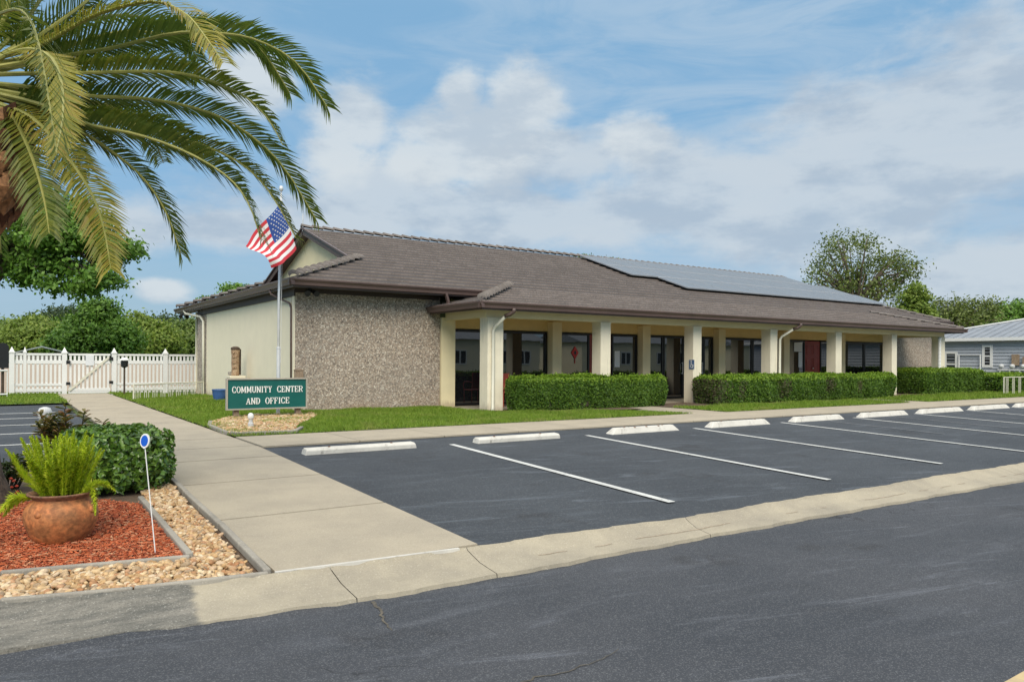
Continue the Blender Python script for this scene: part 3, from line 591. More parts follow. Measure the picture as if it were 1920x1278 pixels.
mb.box(EX0+.002,EX1-.002,EY0+.002,EY0+.03,EZ-.19,EZ-.02); mb.box(EX0+.002,EX0+.03,EY0+.03,EY1,EZ-.19,EZ-.02); mb.box(EX1-.03,EX1-.002,EY0+.03,EY1,EZ-.19,EZ-.02)
mb.box(PX0+.002,PX1-.002,PY0+.002,PY0+.03,PZ-.19,PZ-.02); mb.box(PX0+.002,PX0+.03,PY0+.03,17.84,PZ-.19,PZ-.02); mb.box(PX1-.03,PX1-.002,PY0+.03,17.84,PZ-.19,PZ-.02)
obj('fascia',mb,'brown',bld)
mb=MB(); mb.box(EX0+.03,10.7,EY0+.03,YF+.1,EZ-.18,EZ-.16); mb.box(31.4,EX1-.03,EY0+.03,YF+.1,EZ-.18,EZ-.16); mb.box(EX0+.03,XL+.1,YF+.1,EY1,EZ-.18,EZ-.16); mb.box(XR-.1,EX1-.03,YF+.1,EY1,EZ-.18,EZ-.16)
mb.box(PX0+.03,PX1-.03,PY0+.03,15.98,2.663,2.67-.002) ; mb.box(PX0+.03,9.9,15.98,17.83,2.663,2.668); mb.box(XL-.035,XL-.004,YF-.04,28.6,EZ-.36,EZ-.185); mb.box(XL,9.7,YF-.035,YF-.004,EZ-.27,EZ-.185)
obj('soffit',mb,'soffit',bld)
# downspouts
def spout(x,topx,col='offwhite'):
    mb=MB(); mb.mi=1; mb.tube([(topx,15.1,2.55),(topx,15.12,2.47),(topx-.06,15.2,2.40),(topx-.14,15.3,2.36)],.05,8)
    mb.mi=0; mb.tube([(topx-.12,15.28,2.37),(x+.1,15.6,2.12),(x+.06,15.645,2.02),(x+.06,15.65,.12),(x+.02,15.6,.04)],.042,8)
    obj('downspout',mb,[col,'brown'],bld,True)
spout(9.97,10.28); spout(9.9+3.66*3+.36,21.6+.06)
mb=MB(); mb.obox((9.55,17.2,3.02),(9.62,17.2,2.80),.08,.06); mb.obox((9.62,17.2,2.80),(9.6,17.2,2.68),.08,.06); obj('downspout',mb,'brown',bld)
mb=MB(); mb.tube([(5.5,18.9,3.02),(5.52,18.9,2.9),(5.72,18.5,2.72),(5.73,18.05,2.62),(5.74,17.98,2.5),(5.745,17.95,.1)],.025,6); obj('downspout',mb,'brown',bld,True)
mb=MB(); mb.tube([(5.5,29.6,3.02),(5.52,29.4,2.9),(5.68,27.7,2.72),(5.72,27.45,2.55),(5.72,27.4,.1)],.045,8); obj('downspout',mb,'offwhite',bld,True)
mb=MB(); x=31.62; mb.tube([(x,15.62,0),(x,15.62,2.22)],.06,10); mb.lathe((x,15.62,2.22),[(.06,0),(.09,.01),(.09,.05),(.03,.11)],10)
for k in range(14): mb.lathe((x,15.62,.15+.15*k),[(.061,0),(.068,.01),(.068,.03),(.061,.04)],10,False)
obj('vent_stack',mb,'white',bld)
# flood lights, boxes, vent rod, access sign, papers
def flood(c):
    mb=MB(); c=Vector(c); mb.lathe(c,[(.05,0),(.05,.03)],8)
    for s in (-1,1): mb.tube([c,c+Vector((s*.09,-.05,-.06)),c+Vector((s*.11,-.18,-.10))],[.03,.05,.075],8)
    obj('floodlight',mb,'black',bld)
flood((6.05,17.55,2.93)); flood((5.5,29.8,2.9))
a=PY(551,708,YF); b=PY(566,694,YF); mb=MB(); mb.box(a.x,b.x,YF-.12,YF-.002,a.z,b.z); mb.box(a.x-.01,b.x+.01,YF-.13,YF-.002,b.z,b.z+.02); obj('meter_box',mb,'post',bld)
mb=MB(); mb.tube([(RX0-.02,RYm-.05,RZ-.1),(RX0-.02,RYm-.05,RZ+.48)],.022,6); obj('vent_rod',mb,'pole',bld)
mb=MB(); a=PX(1297,694,17.216); mb.box(17.205,17.219,a.y-.10,a.y+.10,1.05,1.33); M['accblue']=mpaint('sign blue',(.10,.17,.30),.4,.1)
sg=obj('access_sign',mb,'accblue',bld); mb=MB(); x=17.2; y=a.y
mb.lathe((0,0,0),[(.0,0)],3,False) if False else None
def ring(mb,c,r0,r1,a0,a1,ax,n=14):
    for k in range(n):
        t0=a0+(a1-a0)*k/n; t1=a0+(a1-a0)*(k+1)/n
        def q(r,t): 
            p=(r*math.cos(t),r*math.sin(t)); return (c[0],c[1]+p[0],c[2]+p[1]) if ax=='x' else (c[0]+p[0],c[1],c[2]+p[1])
        mb.poly([q(r0,t0),q(r1,t0),q(r1,t1),q(r0,t1)])
ring(mb,(x,y-.015,1.15),.045,.062,math.radians(150),math.radians(390),'x'); ring(mb,(x,y+.012,1.295),0,.02,0,6.283,'x',8); mb.box(x-.001,x+.001,y+.0,y+.022,1.17,1.27); mb.box(x-.001,x+.001,y-.05,y+.022,1.17,1.188); mb.box(x-.001,x+.001,y-.07,y-.05,1.09,1.188)
obj('wheelchair_symbol',mb,'letter',sg)
def paper(px0,py0,px1,py1,Y=18.02,mat='paper'):
    a=PY(px0,py1,Y); b=PY(px1,py0,Y); mb=MB(); mb.box(a.x,b.x,Y-.004,Y,a.z,b.z); return obj('notice',mb,mat,bld)
paper(1152,658,1162,688); paper(1497,660,1504,688); paper(1489,642,1504,659)
M['redpaper']=mpaint('red decoration',(.6,.03,.02),.5,.1)
c=PY(1078,661,18.015); mb=MB(); mb.prism([(c.x-.14,c.z),(c.x,c.z-.2),(c.x+.14,c.z),(c.x,c.z+.2)],'y',18.008,18.02); mb.tube([(c.x,18.01,c.z-.2),(c.x,18.01,c.z-.33)],.012,5); dec=obj('hanging_decoration',mb,'redpaper',bld)
mb=MB(); mb.prism([(c.x-.05,c.z),(c.x,c.z-.08),(c.x+.05,c.z),(c.x,c.z+.08)],'y',18.002,18.01); obj('decoration_centre',mb,'black',dec)
# ================= SOLAR ARRAY =================
sol=thing('solar_array',(20,22,4.5),'large grey-blue solar array mounted on the right half of the brown roof','solar panels')
def onroof(x,y,h): return Vector((x,y,EZ+SL*(y-EY0)))+UF*h
ns=math.sqrt(1+SL*SL)
def panel(x0,x1,y0,y1):
    h=.12; a,b,c,d=onroof(x0,y0,h),onroof(x1,y0,h),onroof(x1,y1,h),onroof(x0,y1,h); mb=MB(); mb.mi=0; t=UF*.035; g=.03
    for (p,q) in ((a,b),(b,c),(c,d),(d,a)): mb.obox(p+t*.55,q+t*.55,.045,.045,UF)
    o=obj('panel',mb,'panelframe',sol)
    mb=MB(); mb.poly([a+t,b+t,c+t,d+t]); mb.poly([d,c,b,a]); obj('cell_sheet',mb,'solar',o)
colw=1.02; rows=[(19.25,20.75),(20.8,22.28),(22.33,23.85)]
for r,(y0,y1) in enumerate(rows):
    x=20.75 if r==0 else 19.45+.0
    while x+colw<34.1-(y0-19.25)*.18: panel(x,x+colw-.02,y0,y1); x+=colw
mb=MB()
for y in (19.5,20.5,21.1,22.0,22.6,23.5):
    mb.obox(onroof(20.8 if y<20.7 else 19.5,y,.07),onroof(33.2,y,.07),.04,.05,UF)
obj('mounting_rail',mb,'black',sol)
# ================= WHEEL STOPS =================
WS=[(3.43,1.70,0,'flat grey-white wheel stop nearest the concrete walkway'),(6.2,1.64,0,'flat grey-white wheel stop, second from the walkway'),(9.0,1.72,1,'taller slant-ended white wheel stop with rusty chips, third from the walkway'),
 (11.6,1.86,1,'clean white slant-ended wheel stop beside the path gap between the hedges'),(14.28,1.88,1,'slant-ended wheel stop before the left end of the long middle hedge'),(16.9,2.05,1,'slant-ended wheel stop in front of the middle of the long hedge'),(19.58,2.2,1,'slant-ended wheel stop before the right end of the long middle hedge'),(22.35,2.2,1,'second from the right edge in the wheel stop row'),(25.1,2.2,1,'farthest wheel stop, cut by the right edge of the photo')]
def stopmesh(L,kind):
    mb=MB()
    if kind==0: sec=[(0,0),(0,.07),(.03,.092),(.15,.10),(.19,.065),(.19,0)]; ch=.03
    else: sec=[(0,0),(.01,.03),(.06,.118),(.15,.118),(.2,.03),(.21,0)]; ch=.13
    n=len(sec); i=len(mb.v)
    for k,x in enumerate((0,L)):
        for (y,z) in sec: mb.v.append((x+(ch*(z/.118)*(1 if k==0 else -1)),y,z))
    for k in range(n): mb.f.append((i+k,i+n+k,i+n+(k+1)%n,i+(k+1)%n)); mb.m.append(0)
    mb.f.append(tuple(range(i,i+n))); mb.m.append(0); mb.f.append(tuple(range(i+2*n-1,i+n-1,-1))); mb.m.append(0)
    return mb
M['rustspot']=mnoise('rust',(.20,.08,.03),(.3,.14,.06),20,.9)
for x,L,k,lab in WS:
    mb=stopmesh(L,k); o=obj('wheel_stop',mb,'stop'); y=10.09; o.location=(x,y,gz(y)-.012); tag(o,lab,'wheel stop','wheel stops along the sidewalk')
    bv=o.modifiers.new('bevel','BEVEL'); bv.width=.012; bv.segments=2
    WL[o.name]=Vector((0,0,0)); mb=MB()
    for s in (.22,.78): mb.lathe((L*s,.1,.096 if k==0 else .116),[(.018,0),(.02,.006),(.01,.008)],8)
    if x>8 and x<9.5:
        for s in (.35,.52,.7): mb.lathe((L*s,.07,.114),[(.03,0),(.022,.006),(.005,.007)],7)
    obj('anchor_pin',mb,'rustspot',o)
# ================= SIGN =================
SY=16.3
fa=PY(424,769,SY); fb=PY(576,708,SY)
sgn=thing('community_sign',((fa.x+fb.x)/2,SY,0),'dark green sign board reading COMMUNITY CENTER AND OFFICE on two wooden posts','sign')
mb=MB(); x0,x1,z0,z1=fa.x,fb.x,fa.z,fb.z
mb.box(x0+.02,x1-.02,SY+.005,SY+.05,z0+.02,z1-.02); obj('board',mb,'green',sgn)
mb=MB(); frame(mb,x0,x1,z0,z1,SY-.02,.028,.09); obj('frame',mb,'signframe',sgn)
for px in (444.5,561):
    x=PY(px,775,SY).x; mb=MB(); mb.box(x-.055,x+.055,SY+.055,SY+.16,-.2,z1-.1); obj('post',mb,'post',sgn)
def letters(txt,xa,xb,zb,h,y,mb):
    T=.16;t=.075;adv={'I':.42,'M':.95,' ':.55,'W':1,'N':.82,'O':.78,'C':.74,'D':.78,'U':.8,'T':.74,'Y':.8,'E':.7,'F':.68,'R':.8,'A':.84}
    tot=sum(adv[c]+.07 for c in txt); s=(xb-xa)/tot; x=xa; yy=y
    def R(a,b,c,d): mb.box(x+a*s,x+b*s,yy-.012,yy,zb+c*h,zb+d*h)
    def S(a,b,w=T): # slanted stroke from a to b
        ax,az=x+a[0]*s,zb+a[1]*h; bx,bz=x+b[0]*s,zb+b[1]*h; ww=w*s/2
        mb.prism([(ax-ww,az),(ax+ww,az),(bx+ww,bz),(bx-ww,bz)],'y',yy-.011,yy-.001)
    def arc(cx,cz,rx,rz,a0,a1,n=14,T=T,t=t):
        for k in range(n):
            q=[]
            for a in (a0+(a1-a0)*k/n,a0+(a1-a0)*(k+1)/n):
                a=math.radians(a); q.append(((cx+rx*math.cos(a)),(cz+rz*math.sin(a)),(cx+(rx-T)*math.cos(a)),(cz+(rz-t)*math.sin(a))))
            P=[(x+q[0][0]*s,zb+q[0][1]*h),(x+q[1][0]*s,zb+q[1][1]*h),(x+q[1][2]*s,zb+q[1][3]*h),(x+q[0][2]*s,zb+q[0][3]*h)]
            mb.prism(P,'y',yy-.012,yy)
    def stem(a,c=0,d=1): R(a,a+T,c,d)
    def serif(a,z): R(a-.06,a+T+.06,z,z+t)
    for ch in txt:
        wv=adv[ch]
        if ch in 'OC':
            if ch=='O': arc(wv/2,.5,wv/2,.52,0,360,20)
            else: arc(wv/2,.5,wv/2,.52,42,318,18); R(wv-.13,wv-.04,.66,.98); R(wv-.13,wv-.04,.02,.30)
        elif ch=='M':
            for a in (.07,wv-T-.07): stem(a,t,1-t); serif(a,0); serif(a,1-t)
            S((.2,1-t),(wv/2,.12)); S((wv-.2,1-t),(wv/2,.12),.1)
        elif ch=='N':
            for a in (.06,wv-T-.06): stem(a,t,1-t); serif(a,0) if a<.3 else None; serif(a,1-t)
            S((.16,1-t),(wv-.16,.0))
        elif ch=='U':
            stem(.06,.35,1-t); stem(wv-T-.06,.35,1-t); serif(.06,1-t); serif(wv-T-.06,1-t); arc(wv/2,.36,wv/2-.06,.38,180,360,10)
        elif ch=='I': a=wv/2-T/2; stem(a,t,1-t); serif(a,0); serif(a,1-t)
        elif ch=='T': a=wv/2-T/2; stem(a,t,1-t); serif(a,0); R(.02,wv-.02,1-t-.03,1); R(.02,.1,.72,1-t-.03); R(wv-.1,wv-.02,.72,1-t-.03)
        elif ch=='Y': a=wv/2-T/2; stem(a,t,.45); serif(a,0); S((.17,1-t),(wv/2,.4)); S((wv-.17,1-t),(wv/2,.4),.1); R(.03,.32,1-t,1); R(wv-.32,wv-.03,1-t,1)
        elif ch in 'EF':
            stem(.07,t,1-t); R(.01,wv-.04,1-t,1); R(.23,wv-.2,.46,.46+t); R(wv-.12,wv-.04,.7,1-t); R(wv-.28,wv-.2,.38,.62)
            if ch=='E': R(.01,wv-.03,0,t); R(wv-.11,wv-.03,t,.3)
            else: serif(.07,0)
        elif ch=='R': stem(.07,t,1-t); serif(.07,0); R(.01,.42,1-t,1); R(.23,.42,.44,.44+t); arc(.40,.72,wv-.46,.28,-90,90,10); S((.42,.44),(wv-.1,.0))
        elif ch=='D': stem(.07,t,1-t); R(.01,.34,0,t); R(.01,.34,1-t,1); arc(.32,.5,wv-.36,.5,-90,90,14)
        elif ch=='A': S((.12,0),(wv/2,1),.09); S((wv-.14,0),(wv/2,1),T); R(.24,wv-.24,.3,.3+t); R(.0,.26,0,t); R(wv-.32,wv,0,t)
        x+=(wv+.07)*s
mb=MB(); a=PY(435,736.4,SY); b=PY(568.5,722.7,SY); wa=a.x+(b.x-a.x)*.555; wb=a.x+(b.x-a.x)*.62; letters('COMMUNITY',a.x,wa,a.z,b.z-a.z,SY+.003,mb); obj('lettering',mb,'letter',sgn); mb=MB(); letters('CENTER',wb,b.x,a.z,b.z-a.z,SY+.003,mb); obj('lettering',mb,'letter',sgn); mb=MB()
a=PY(461,757.7,SY); b=PY(543,744,SY); wa=a.x+(b.x-a.x)*.33; wb=a.x+(b.x-a.x)*.435; letters('AND',a.x,wa,a.z,b.z-a.z,SY+.003,mb); obj('lettering',mb,'letter',sgn); mb=MB(); letters('OFFICE',wb,b.x,a.z,b.z-a.z,SY+.003,mb)
obj('lettering',mb,'letter',sgn)
# ================= FLAGPOLE + FLAG =================
FY=16.85; b=PY(521.5,768,FY); t=PY(528,362,FY)
fp=thing('flagpole',(b.x,FY,0),'slim silver flagpole with a ball on top behind the green sign','flagpole')
mb=MB(); mb.tube([(b.x,FY,-.1),(b.x,FY,2.6),(t.x-.01,FY,t.z)],[.030,.028,.018],12); obj('pole',mb,'pole',fp,True)
s=PY(521.5,652,FY); mb=MB(); mb.tube([(b.x,FY,0),(b.x,FY,s.z)],.042,12); mb.tube([(b.x,FY,s.z-.02),(b.x,FY,s.z+.02)],.048,12); obj('sleeve',mb,'pole',fp)
mb=MB(); mb.lathe((t.x-.01,FY,t.z),[(.012,0),(.012,.03),(.03,.045),(.045,.07),(.05,.10),(.045,.13),(.03,.155),(.005,.165)],12); obj('finial_ball',mb,'pole',fp,True)
mb=MB(); mb.tube([(b.x+.04,FY-.03,1.2),(t.x+.02,FY-.03,t.z-.1)],.004,4); obj('halyard',mb,'white',fp)
# flag: cloth hanging in soft folds from the pole
H0=PY(527,378,FY-.02);H1=PY(556,466,FY-.06);F0=PY(455,458,FY-.55);F1=PY(512,500,FY-.75)
nu,nv=38,26; V=[];Fc=[];mi=[]
for j in range(nv+1):
    v=j/nv
    for i in range(nu+1):
        u=i/nu; p=(H0.lerp(F0,u)).lerp(H1.lerp(F1,u),v)
        w_=.10*u**.6*math.sin(u*7.5+v*2.2)+.05*math.sin(v*7+u*3)*u
        sag=-.10*math.sin(math.pi*u)*(.3+.7*v)
        p=p+Vector((.35*w_,-1.0*w_,sag+.10*math.sin(v*5+u*5)*u*.5)); V.append(tuple(p))
for j in range(nv):
    for i in range(nu):
        a=j*(nu+1)+i; Fc.append((a,a+1,a+nu+2,a+nu+1)); mi.append(2 if (i<nu*.4 and j<nv*7/13) else (0 if (j*13//nv)%2==0 else 1))
M['fred']=mpaint('flag red',(.58,.035,.05),.8,.1); M['fwhite']=mpaint('flag white',(.78,.76,.74),.8,.05); M['fblue']=mpaint('flag blue',(.03,.08,.30),.8,.1)
fl=thing('american_flag',(H0.x,H0.y,H0.z),'red, white and blue striped flag drooping from the flagpole','flag')
cl=rawobj('cloth',V,Fc,['fred','fwhite','fblue'],fl,mi,True)
def fpt(u,v):
    i=u*nu;j=v*nv;i0=int(i);j0=int(j);a=Vector(V[j0*(nu+1)+i0]);b=Vector(V[j0*(nu+1)+i0+1]);c=Vector(V[(j0+1)*(nu+1)+i0]);d=Vector(V[(j0+1)*(nu+1)+i0+1])
    return a.lerp(b,i-i0).lerp(c.lerp(d,i-i0),j-j0)
mb=MB()
for r in range(9):
    for c in range(6 if r%2==0 else 5):
        u=.4*(c+(.5 if r%2==0 else 1))/6; v=7/13*(r+.5)/9
        p=fpt(u,v); e1=(fpt(u+.02,v)-p).normalized(); e2=(fpt(u,v+.02)-p); e2=(e2-e1*e2.dot(e1)).normalized(); nn=e1.cross(e2)
        for sg_ in (-1,1):
            pts=[]
            for k in range(10):
                a=math.pi*k/5; rr=.022 if k%2==0 else .010; pts.append(p+nn*(.004*sg_)+e1*rr*math.sin(a)-e2*rr*math.cos(a))
            mb.poly(pts)
obj('stars',mb,'fwhite',cl)
# ================= HEDGES =================
def hedge(name,x0,x1,y0,y1,h,n,label,L=.05,W=.028,mats=('hedge','hedgelit'),dryx=None,patches=(),base=.04,rot=0.):
    mb=MB(); r=.12
    cx_,cy_=(x0+x1)/2,(y0+y1)/2
    A=np.array([(x1-x0)*(y1-y0),(x1-x0)*h*1.2,(x1-x0)*h*.3,(y1-y0)*h,(y1-y0)*h]); A=A/A.sum(); cnt=(A*n).astype(int); P=[];Nn=[]
    def U(k): return rng.uniform(0,1,k)
    k=cnt[0]; P.append(np.column_stack([x0+(x1-x0)*U(k),y0+(y1-y0)*U(k),np.full(k,h)])); Nn.append(np.tile([0,0,1.],(k,1)))
    for k,y,s in ((cnt[1],y0,-1),(cnt[2],y1,1)): P.append(np.column_stack([x0+(x1-x0)*U(k),np.full(k,y),base+(h-base)*U(k)**.85])); Nn.append(np.tile([0,s,.25],(k,1)))
    for k,x,s in ((cnt[3],x0,-1),(cnt[4],x1,1)): P.append(np.column_stack([np.full(k,x),y0+(y1-y0)*U(k),base+(h-base)*U(k)**.85])); Nn.append(np.tile([s,0,.25],(k,1)))
    P=np.vstack(P);Nn=np.vstack(Nn)
    # rounded edges + uneven surface
    q=P.copy()
    lo=np.array([x0+r,y0+r,-9]);hi=np.array([x1-r,y1-r,h-r]); qc=np.clip(q,lo,hi); dv=q-qc; l=np.linalg.norm(dv,axis=1); m=l>r; 
    q[m]=qc[m]+dv[m]/l[m][:,None]*r
    und=.02*np.sin(q[:,0]*11+q[:,2]*6)*np.sin(q[:,1]*9+q[:,0]*4)+.035*np.sin(q[:,0]*2.3+1)*np.sin(q[:,2]*5+q[:,0])+.03*np.sin(q[:,0]*5.3+q[:,1]*3)
    depth=np.abs(rng.normal(0,.045,len(q)))-.03-.06*(rng.uniform(0,1,len(q))>.985); taper=-.09*np.clip(1-q[:,2]/(h*.5),0,1)*(np.abs(Nn[:,2])<.5)
    q=q+Nn*(und-depth+taper)[:,None]; q[:,2]+=.018*np.sin(q[:,0]*1.7)
    ns_=int((x1-x0)*14); b_=np.column_stack([rng.uniform(x0+.05,x1-.05,ns_),rng.uniform(y0+.05,y1-.05,ns_),np.full(ns_,h-.03)]); hh_=rng.uniform(.03,.13,ns_)
    sp_=np.repeat(b_,7,0)+np.column_stack([rng.normal(0,.012,ns_*7),rng.normal(0,.012,ns_*7),np.repeat(hh_,7)*np.tile(np.linspace(.2,1,7),ns_)]); q=np.vstack([q,sp_]); Nn=np.vstack([Nn,rng.normal(size=sp_.shape)])
    V,F=leaf_quads(q,Nn,L,W,.75)
    if rot:
        c,s_=math.cos(rot),math.sin(rot); V[:,0],V[:,1]=cx_+(V[:,0]-cx_)*c-(V[:,1]-cy_)*s_,cy_+(V[:,0]-cx_)*s_+(V[:,1]-cy_)*c
    t=thing(name,(cx_,cy_,0),label,'hedge','clipped box hedges in front of the porch')
    if dryx or patches: mats=tuple(mats)+('hedgedry',)
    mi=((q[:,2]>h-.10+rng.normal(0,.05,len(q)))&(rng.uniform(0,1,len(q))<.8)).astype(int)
    if dryx: mi[(q[:,0]<dryx+rng.normal(0,.25,len(q)))&(rng.uniform(0,1,len(q))<.75)&(q[:,2]<h-.06)]=2
    for (pxx,pz,pr_) in patches: mi[(np.hypot(q[:,0]-pxx,(q[:,2]-pz)*.8)<pr_*rng.uniform(.4,1.2,len(q)))&(rng.uniform(0,1,len(q))<.7)&(q[:,2]<h-.05)]=2
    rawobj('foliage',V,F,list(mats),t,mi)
    mb=MB(); i_=.1
    mb.box(x0+i_,x1-i_,y0+i_,y1-i_,.1,h-i_)  # solid core box added to stop light passing through the hedge
    for k in range(int((x1-x0)/.45)+1):
        for yy in (y0+.25,(y0+y1)/2,y1-.25): xx=x0+.2+k*.45; mb.tube([(xx,yy,-.02),(xx+random.uniform(-.05,.05),yy,.3)],.018,5)
    o=obj('twigs_and_core',mb,'twig',t)
    if rot:
        o.rotation_euler=(0,0,rot)
    return t
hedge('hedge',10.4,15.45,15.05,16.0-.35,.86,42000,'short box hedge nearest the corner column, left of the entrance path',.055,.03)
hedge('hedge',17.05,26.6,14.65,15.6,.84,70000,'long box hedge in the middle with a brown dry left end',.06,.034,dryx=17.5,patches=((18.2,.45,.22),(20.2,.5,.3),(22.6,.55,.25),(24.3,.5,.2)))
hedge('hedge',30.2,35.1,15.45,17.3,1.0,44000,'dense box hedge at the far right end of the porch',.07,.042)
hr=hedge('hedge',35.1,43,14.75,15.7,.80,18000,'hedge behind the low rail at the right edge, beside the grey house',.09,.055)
hr['group']='hedges by the grey house'
# ================= TREES =================
def blobpts(ells,K):
    """clump centres spread in a list of ellipsoids (cx,cy,cz,rx,ry,rz,weight)"""
    w_=np.array([float(e[6]) for e in ells]);w_/=w_.sum(); out=[]
    for e,k in zip(ells,(w_*K).astype(int)+1):
        d=rng.normal(size=(k,3)); d/=np.linalg.norm(d,axis=1)[:,None]; rr=rng.uniform(.35,1,k)**.6
        out.append(np.array(e[:3])+d*rr[:,None]*np.array(e[3:6]))
    return np.vstack(out)
def tree(name,base,ells,K,per,spread,L,mat,label,trunk_r=.2,limbs=14,cat='tree',fork=.45,group=None,top=None):
    base=Vector(base); t=thing(name,base,label,cat,group)
    c=blobpts(ells,K); n=len(c)
    cen=np.average(np.array([e[:3] for e in ells]),axis=0,weights=[e[6] for e in ells])
    P=np.repeat(c,per,0)+rng.normal(size=(n*per,3))*np.array([spread,spread,spread*.6])
    Nn=P-np.repeat(c,per,0)+.5*(P-cen)/np.linalg.norm(P-cen,axis=1).max()*spread*2; Nn[:,2]+=spread*.8; Nn/=np.linalg.norm(Nn,axis=1)[:,None]+1e-9
    V,F=leaf_quads(P,Nn,L,L*.55,.6)
    mb=MB(); ft=base.lerp(Vector(cen),fork); ft.x+=random.uniform(-.3,.3)*trunk_r*3
    mid=base.lerp(ft,.5)+Vector((random.uniform(-.5,.5)*trunk_r,random.uniform(-.5,.5)*trunk_r,0))
    topc=Vector(cen)+Vector((0,0,max(e[5] for e in ells)*.5))
    mb.tube([base+Vector((0,0,-.2)),base+Vector((0,0,.25)),mid,ft,ft.lerp(topc,.5),topc],[trunk_r*1.5,trunk_r*1.1,trunk_r*.9,trunk_r*.75,trunk_r*.4,trunk_r*.12],9)
    tr=obj('trunk',mb,'bark',t,True); mb=MB()
    idx=rng.choice(n,min(limbs,n),replace=False)
    for k in idx:
        p=Vector(c[k]); s=ft.lerp(topc,random.uniform(-.1,.55)); m=s.lerp(p,.5)+Vector((0,0,.12*(p-s).length))
        mb.tube([s,s.lerp(m,.5)+Vector((0,0,.05)),m,p],[trunk_r*.45,trunk_r*.36,trunk_r*.25,trunk_r*.07],6)
    obj('limbs',mb,'bark',tr,True); rawobj('crown',V,F,mat,t)
    return t
def E(px,py,d,hw,hh,wt=1.,dr=None):
    p=PD(px,py,d); return (p.x,p.y,p.z,hw/FPX*d,(dr or hw)/FPX*d,hh/FPX*d,wt)
def gbase(px,d): p=PD(px,700,d); return (p.x,p.y,0.)
tree('oak_tree',gbase(-210,36),[E(60,440,36,120,75,3),E(150,470,36,80,60,2),E(215,480,36,32,32,.5),E(-60,420,36,130,100,2.5),E(110,400,37,90,50,1.5),E(130,535,35,34,22,.4),E(195,520,35,36,20,.4),E(245,465,36,16,14,.15),E(30,520,36,30,20,.3)],170,170,.36,.24,'oak','large spreading oak with dense green crown at the left edge',.36,40,fork=.8)
tree('broadleaf_tree',gbase(185,46),[E(190,600,46,34,30,1),E(215,625,46,32,28,1),E(150,625,46,38,30,1),E(175,645,46,75,28,1.5),E(185,578,46,22,16,.4),E(235,640,46,22,24,.5),E(120,645,46,22,20,.5)],210,100,.34,.24,'oak','rounded bright green tree rising behind the white fence gate',.25,22,group='trees beyond the white fence')
tree('broadleaf_tree',gbase(70,60),[E(70,645,60,75,32,2),E(20,645,60,50,36,1),E(48,612,60,16,14,.25),E(100,618,60,14,12,.2),E(75,606,60,9,10,.12)],150,110,.5,.30,'woodlight','pale green bushy tree behind the left end of the fence',.25,16,group='trees beyond the white fence')
tree('broadleaf_tree',gbase(275,58),[E(275,645,58,60,26,2),E(262,612,58,18,16,.4),E(292,622,58,16,14,.3),E(240,625,58,14,14,.25)],140,110,.5,.30,'woodlight','yellow-green tree right of the rounded bright tree',.25,16,group='trees beyond the white fence')
tree('broadleaf_tree',gbase(345,66),[E(345,645,66,60,26,2),E(368,618,66,16,16,.4),E(335,622,66,18,14,.4),E(315,628,66,14,12,.3)],150,110,.5,.32,'wood','mid green tree next to the tiled roof end',.25,16,group='trees beyond the white fence')
tree('broadleaf_tree',gbase(130,85),[E(130,605,85,48,24,1),E(95,610,85,30,20,.7),E(165,600,85,25,18,.5)],110,90,.7,.42,'wooddark','dark distant treetop showing above the pale bushy tree',.3,12,group='trees beyond the white fence')
tree('broadleaf_tree',gbase(-10,80),[E(-10,640,80,60,40,1)],100,90,.7,.42,'wood','distant tree cut by the left edge above the railing',.3,12,group='trees beyond the white fence')
tree('broadleaf_tree',gbase(300,95),[E(300,622,95,75,26,1),E(400,630,95,60,26,1)],140,90,.7,.45,'wooddark','far dark tree behind the yellow-green tree',.3,12,group='trees beyond the white fence')
tree('broadleaf_tree',gbase(443,62),[E(440,545,62,22,10,1),E(425,565,62,50,18,1)],40,60,.3,.26,'oak','small treetop peeking over the sloping left eave',.2,12)
tree('broadleaf_tree',gbase(1095,70),[E(1095,486,70,9,6,1),E(1140,492,70,16,4,1),E(1120,520,70,40,20,1)],40,40,.3,.26,'oak','tiny treetop just showing above the roof ridge',.2,10)
tree('tall_tree',gbase(1600,58),[E(1590,480,58,62,50,2.2),E(1555,530,58,55,45,1.4),E(1650,520,58,55,50,1.6),E(1690,500,58,35,35,.9),E(1610,560,58,85,45,2),E(1520,545,58,22,16,.35)],600,14,.34,.24,'olive','tall airy tree with open branches above the solar roof',.32,60,fork=.35)
tree('pine_tree',gbase(1718,52),[E(1718,585,52,28,40,2),E(1716,550,52,15,22,.6),E(1716,610,52,38,25,1)],90,70,.26,.26,'woodlight','narrow pointed bright tree right of the tall airy tree',.18,20)
tree('scrub_tree',gbase(1790,60),[E(1775,580,60,32,26,1),E(1825,585,60,38,26,1),E(1800,600,60,65,22,1.2),E(1858,575,60,18,14,.35)],260,16,.36,.25,'olive','ragged open tree above the end of the porch roof',.2,28)
tree('round_tree',gbase(1905,64),[E(1905,592,64,36,24,1),E(1870,605,64,40,16,.6)],110,90,.42,.30,'oak','round dark green tree at the right edge behind the metal roof',.22,14)
tree('scrub_tree',gbase(1740,75),[E(1750,610,75,60,22,1),E(1840,612,75,60,20,1)],110,80,.6,.38,'wood','low dense tree filling the gap behind the porch roof end',.2,14)
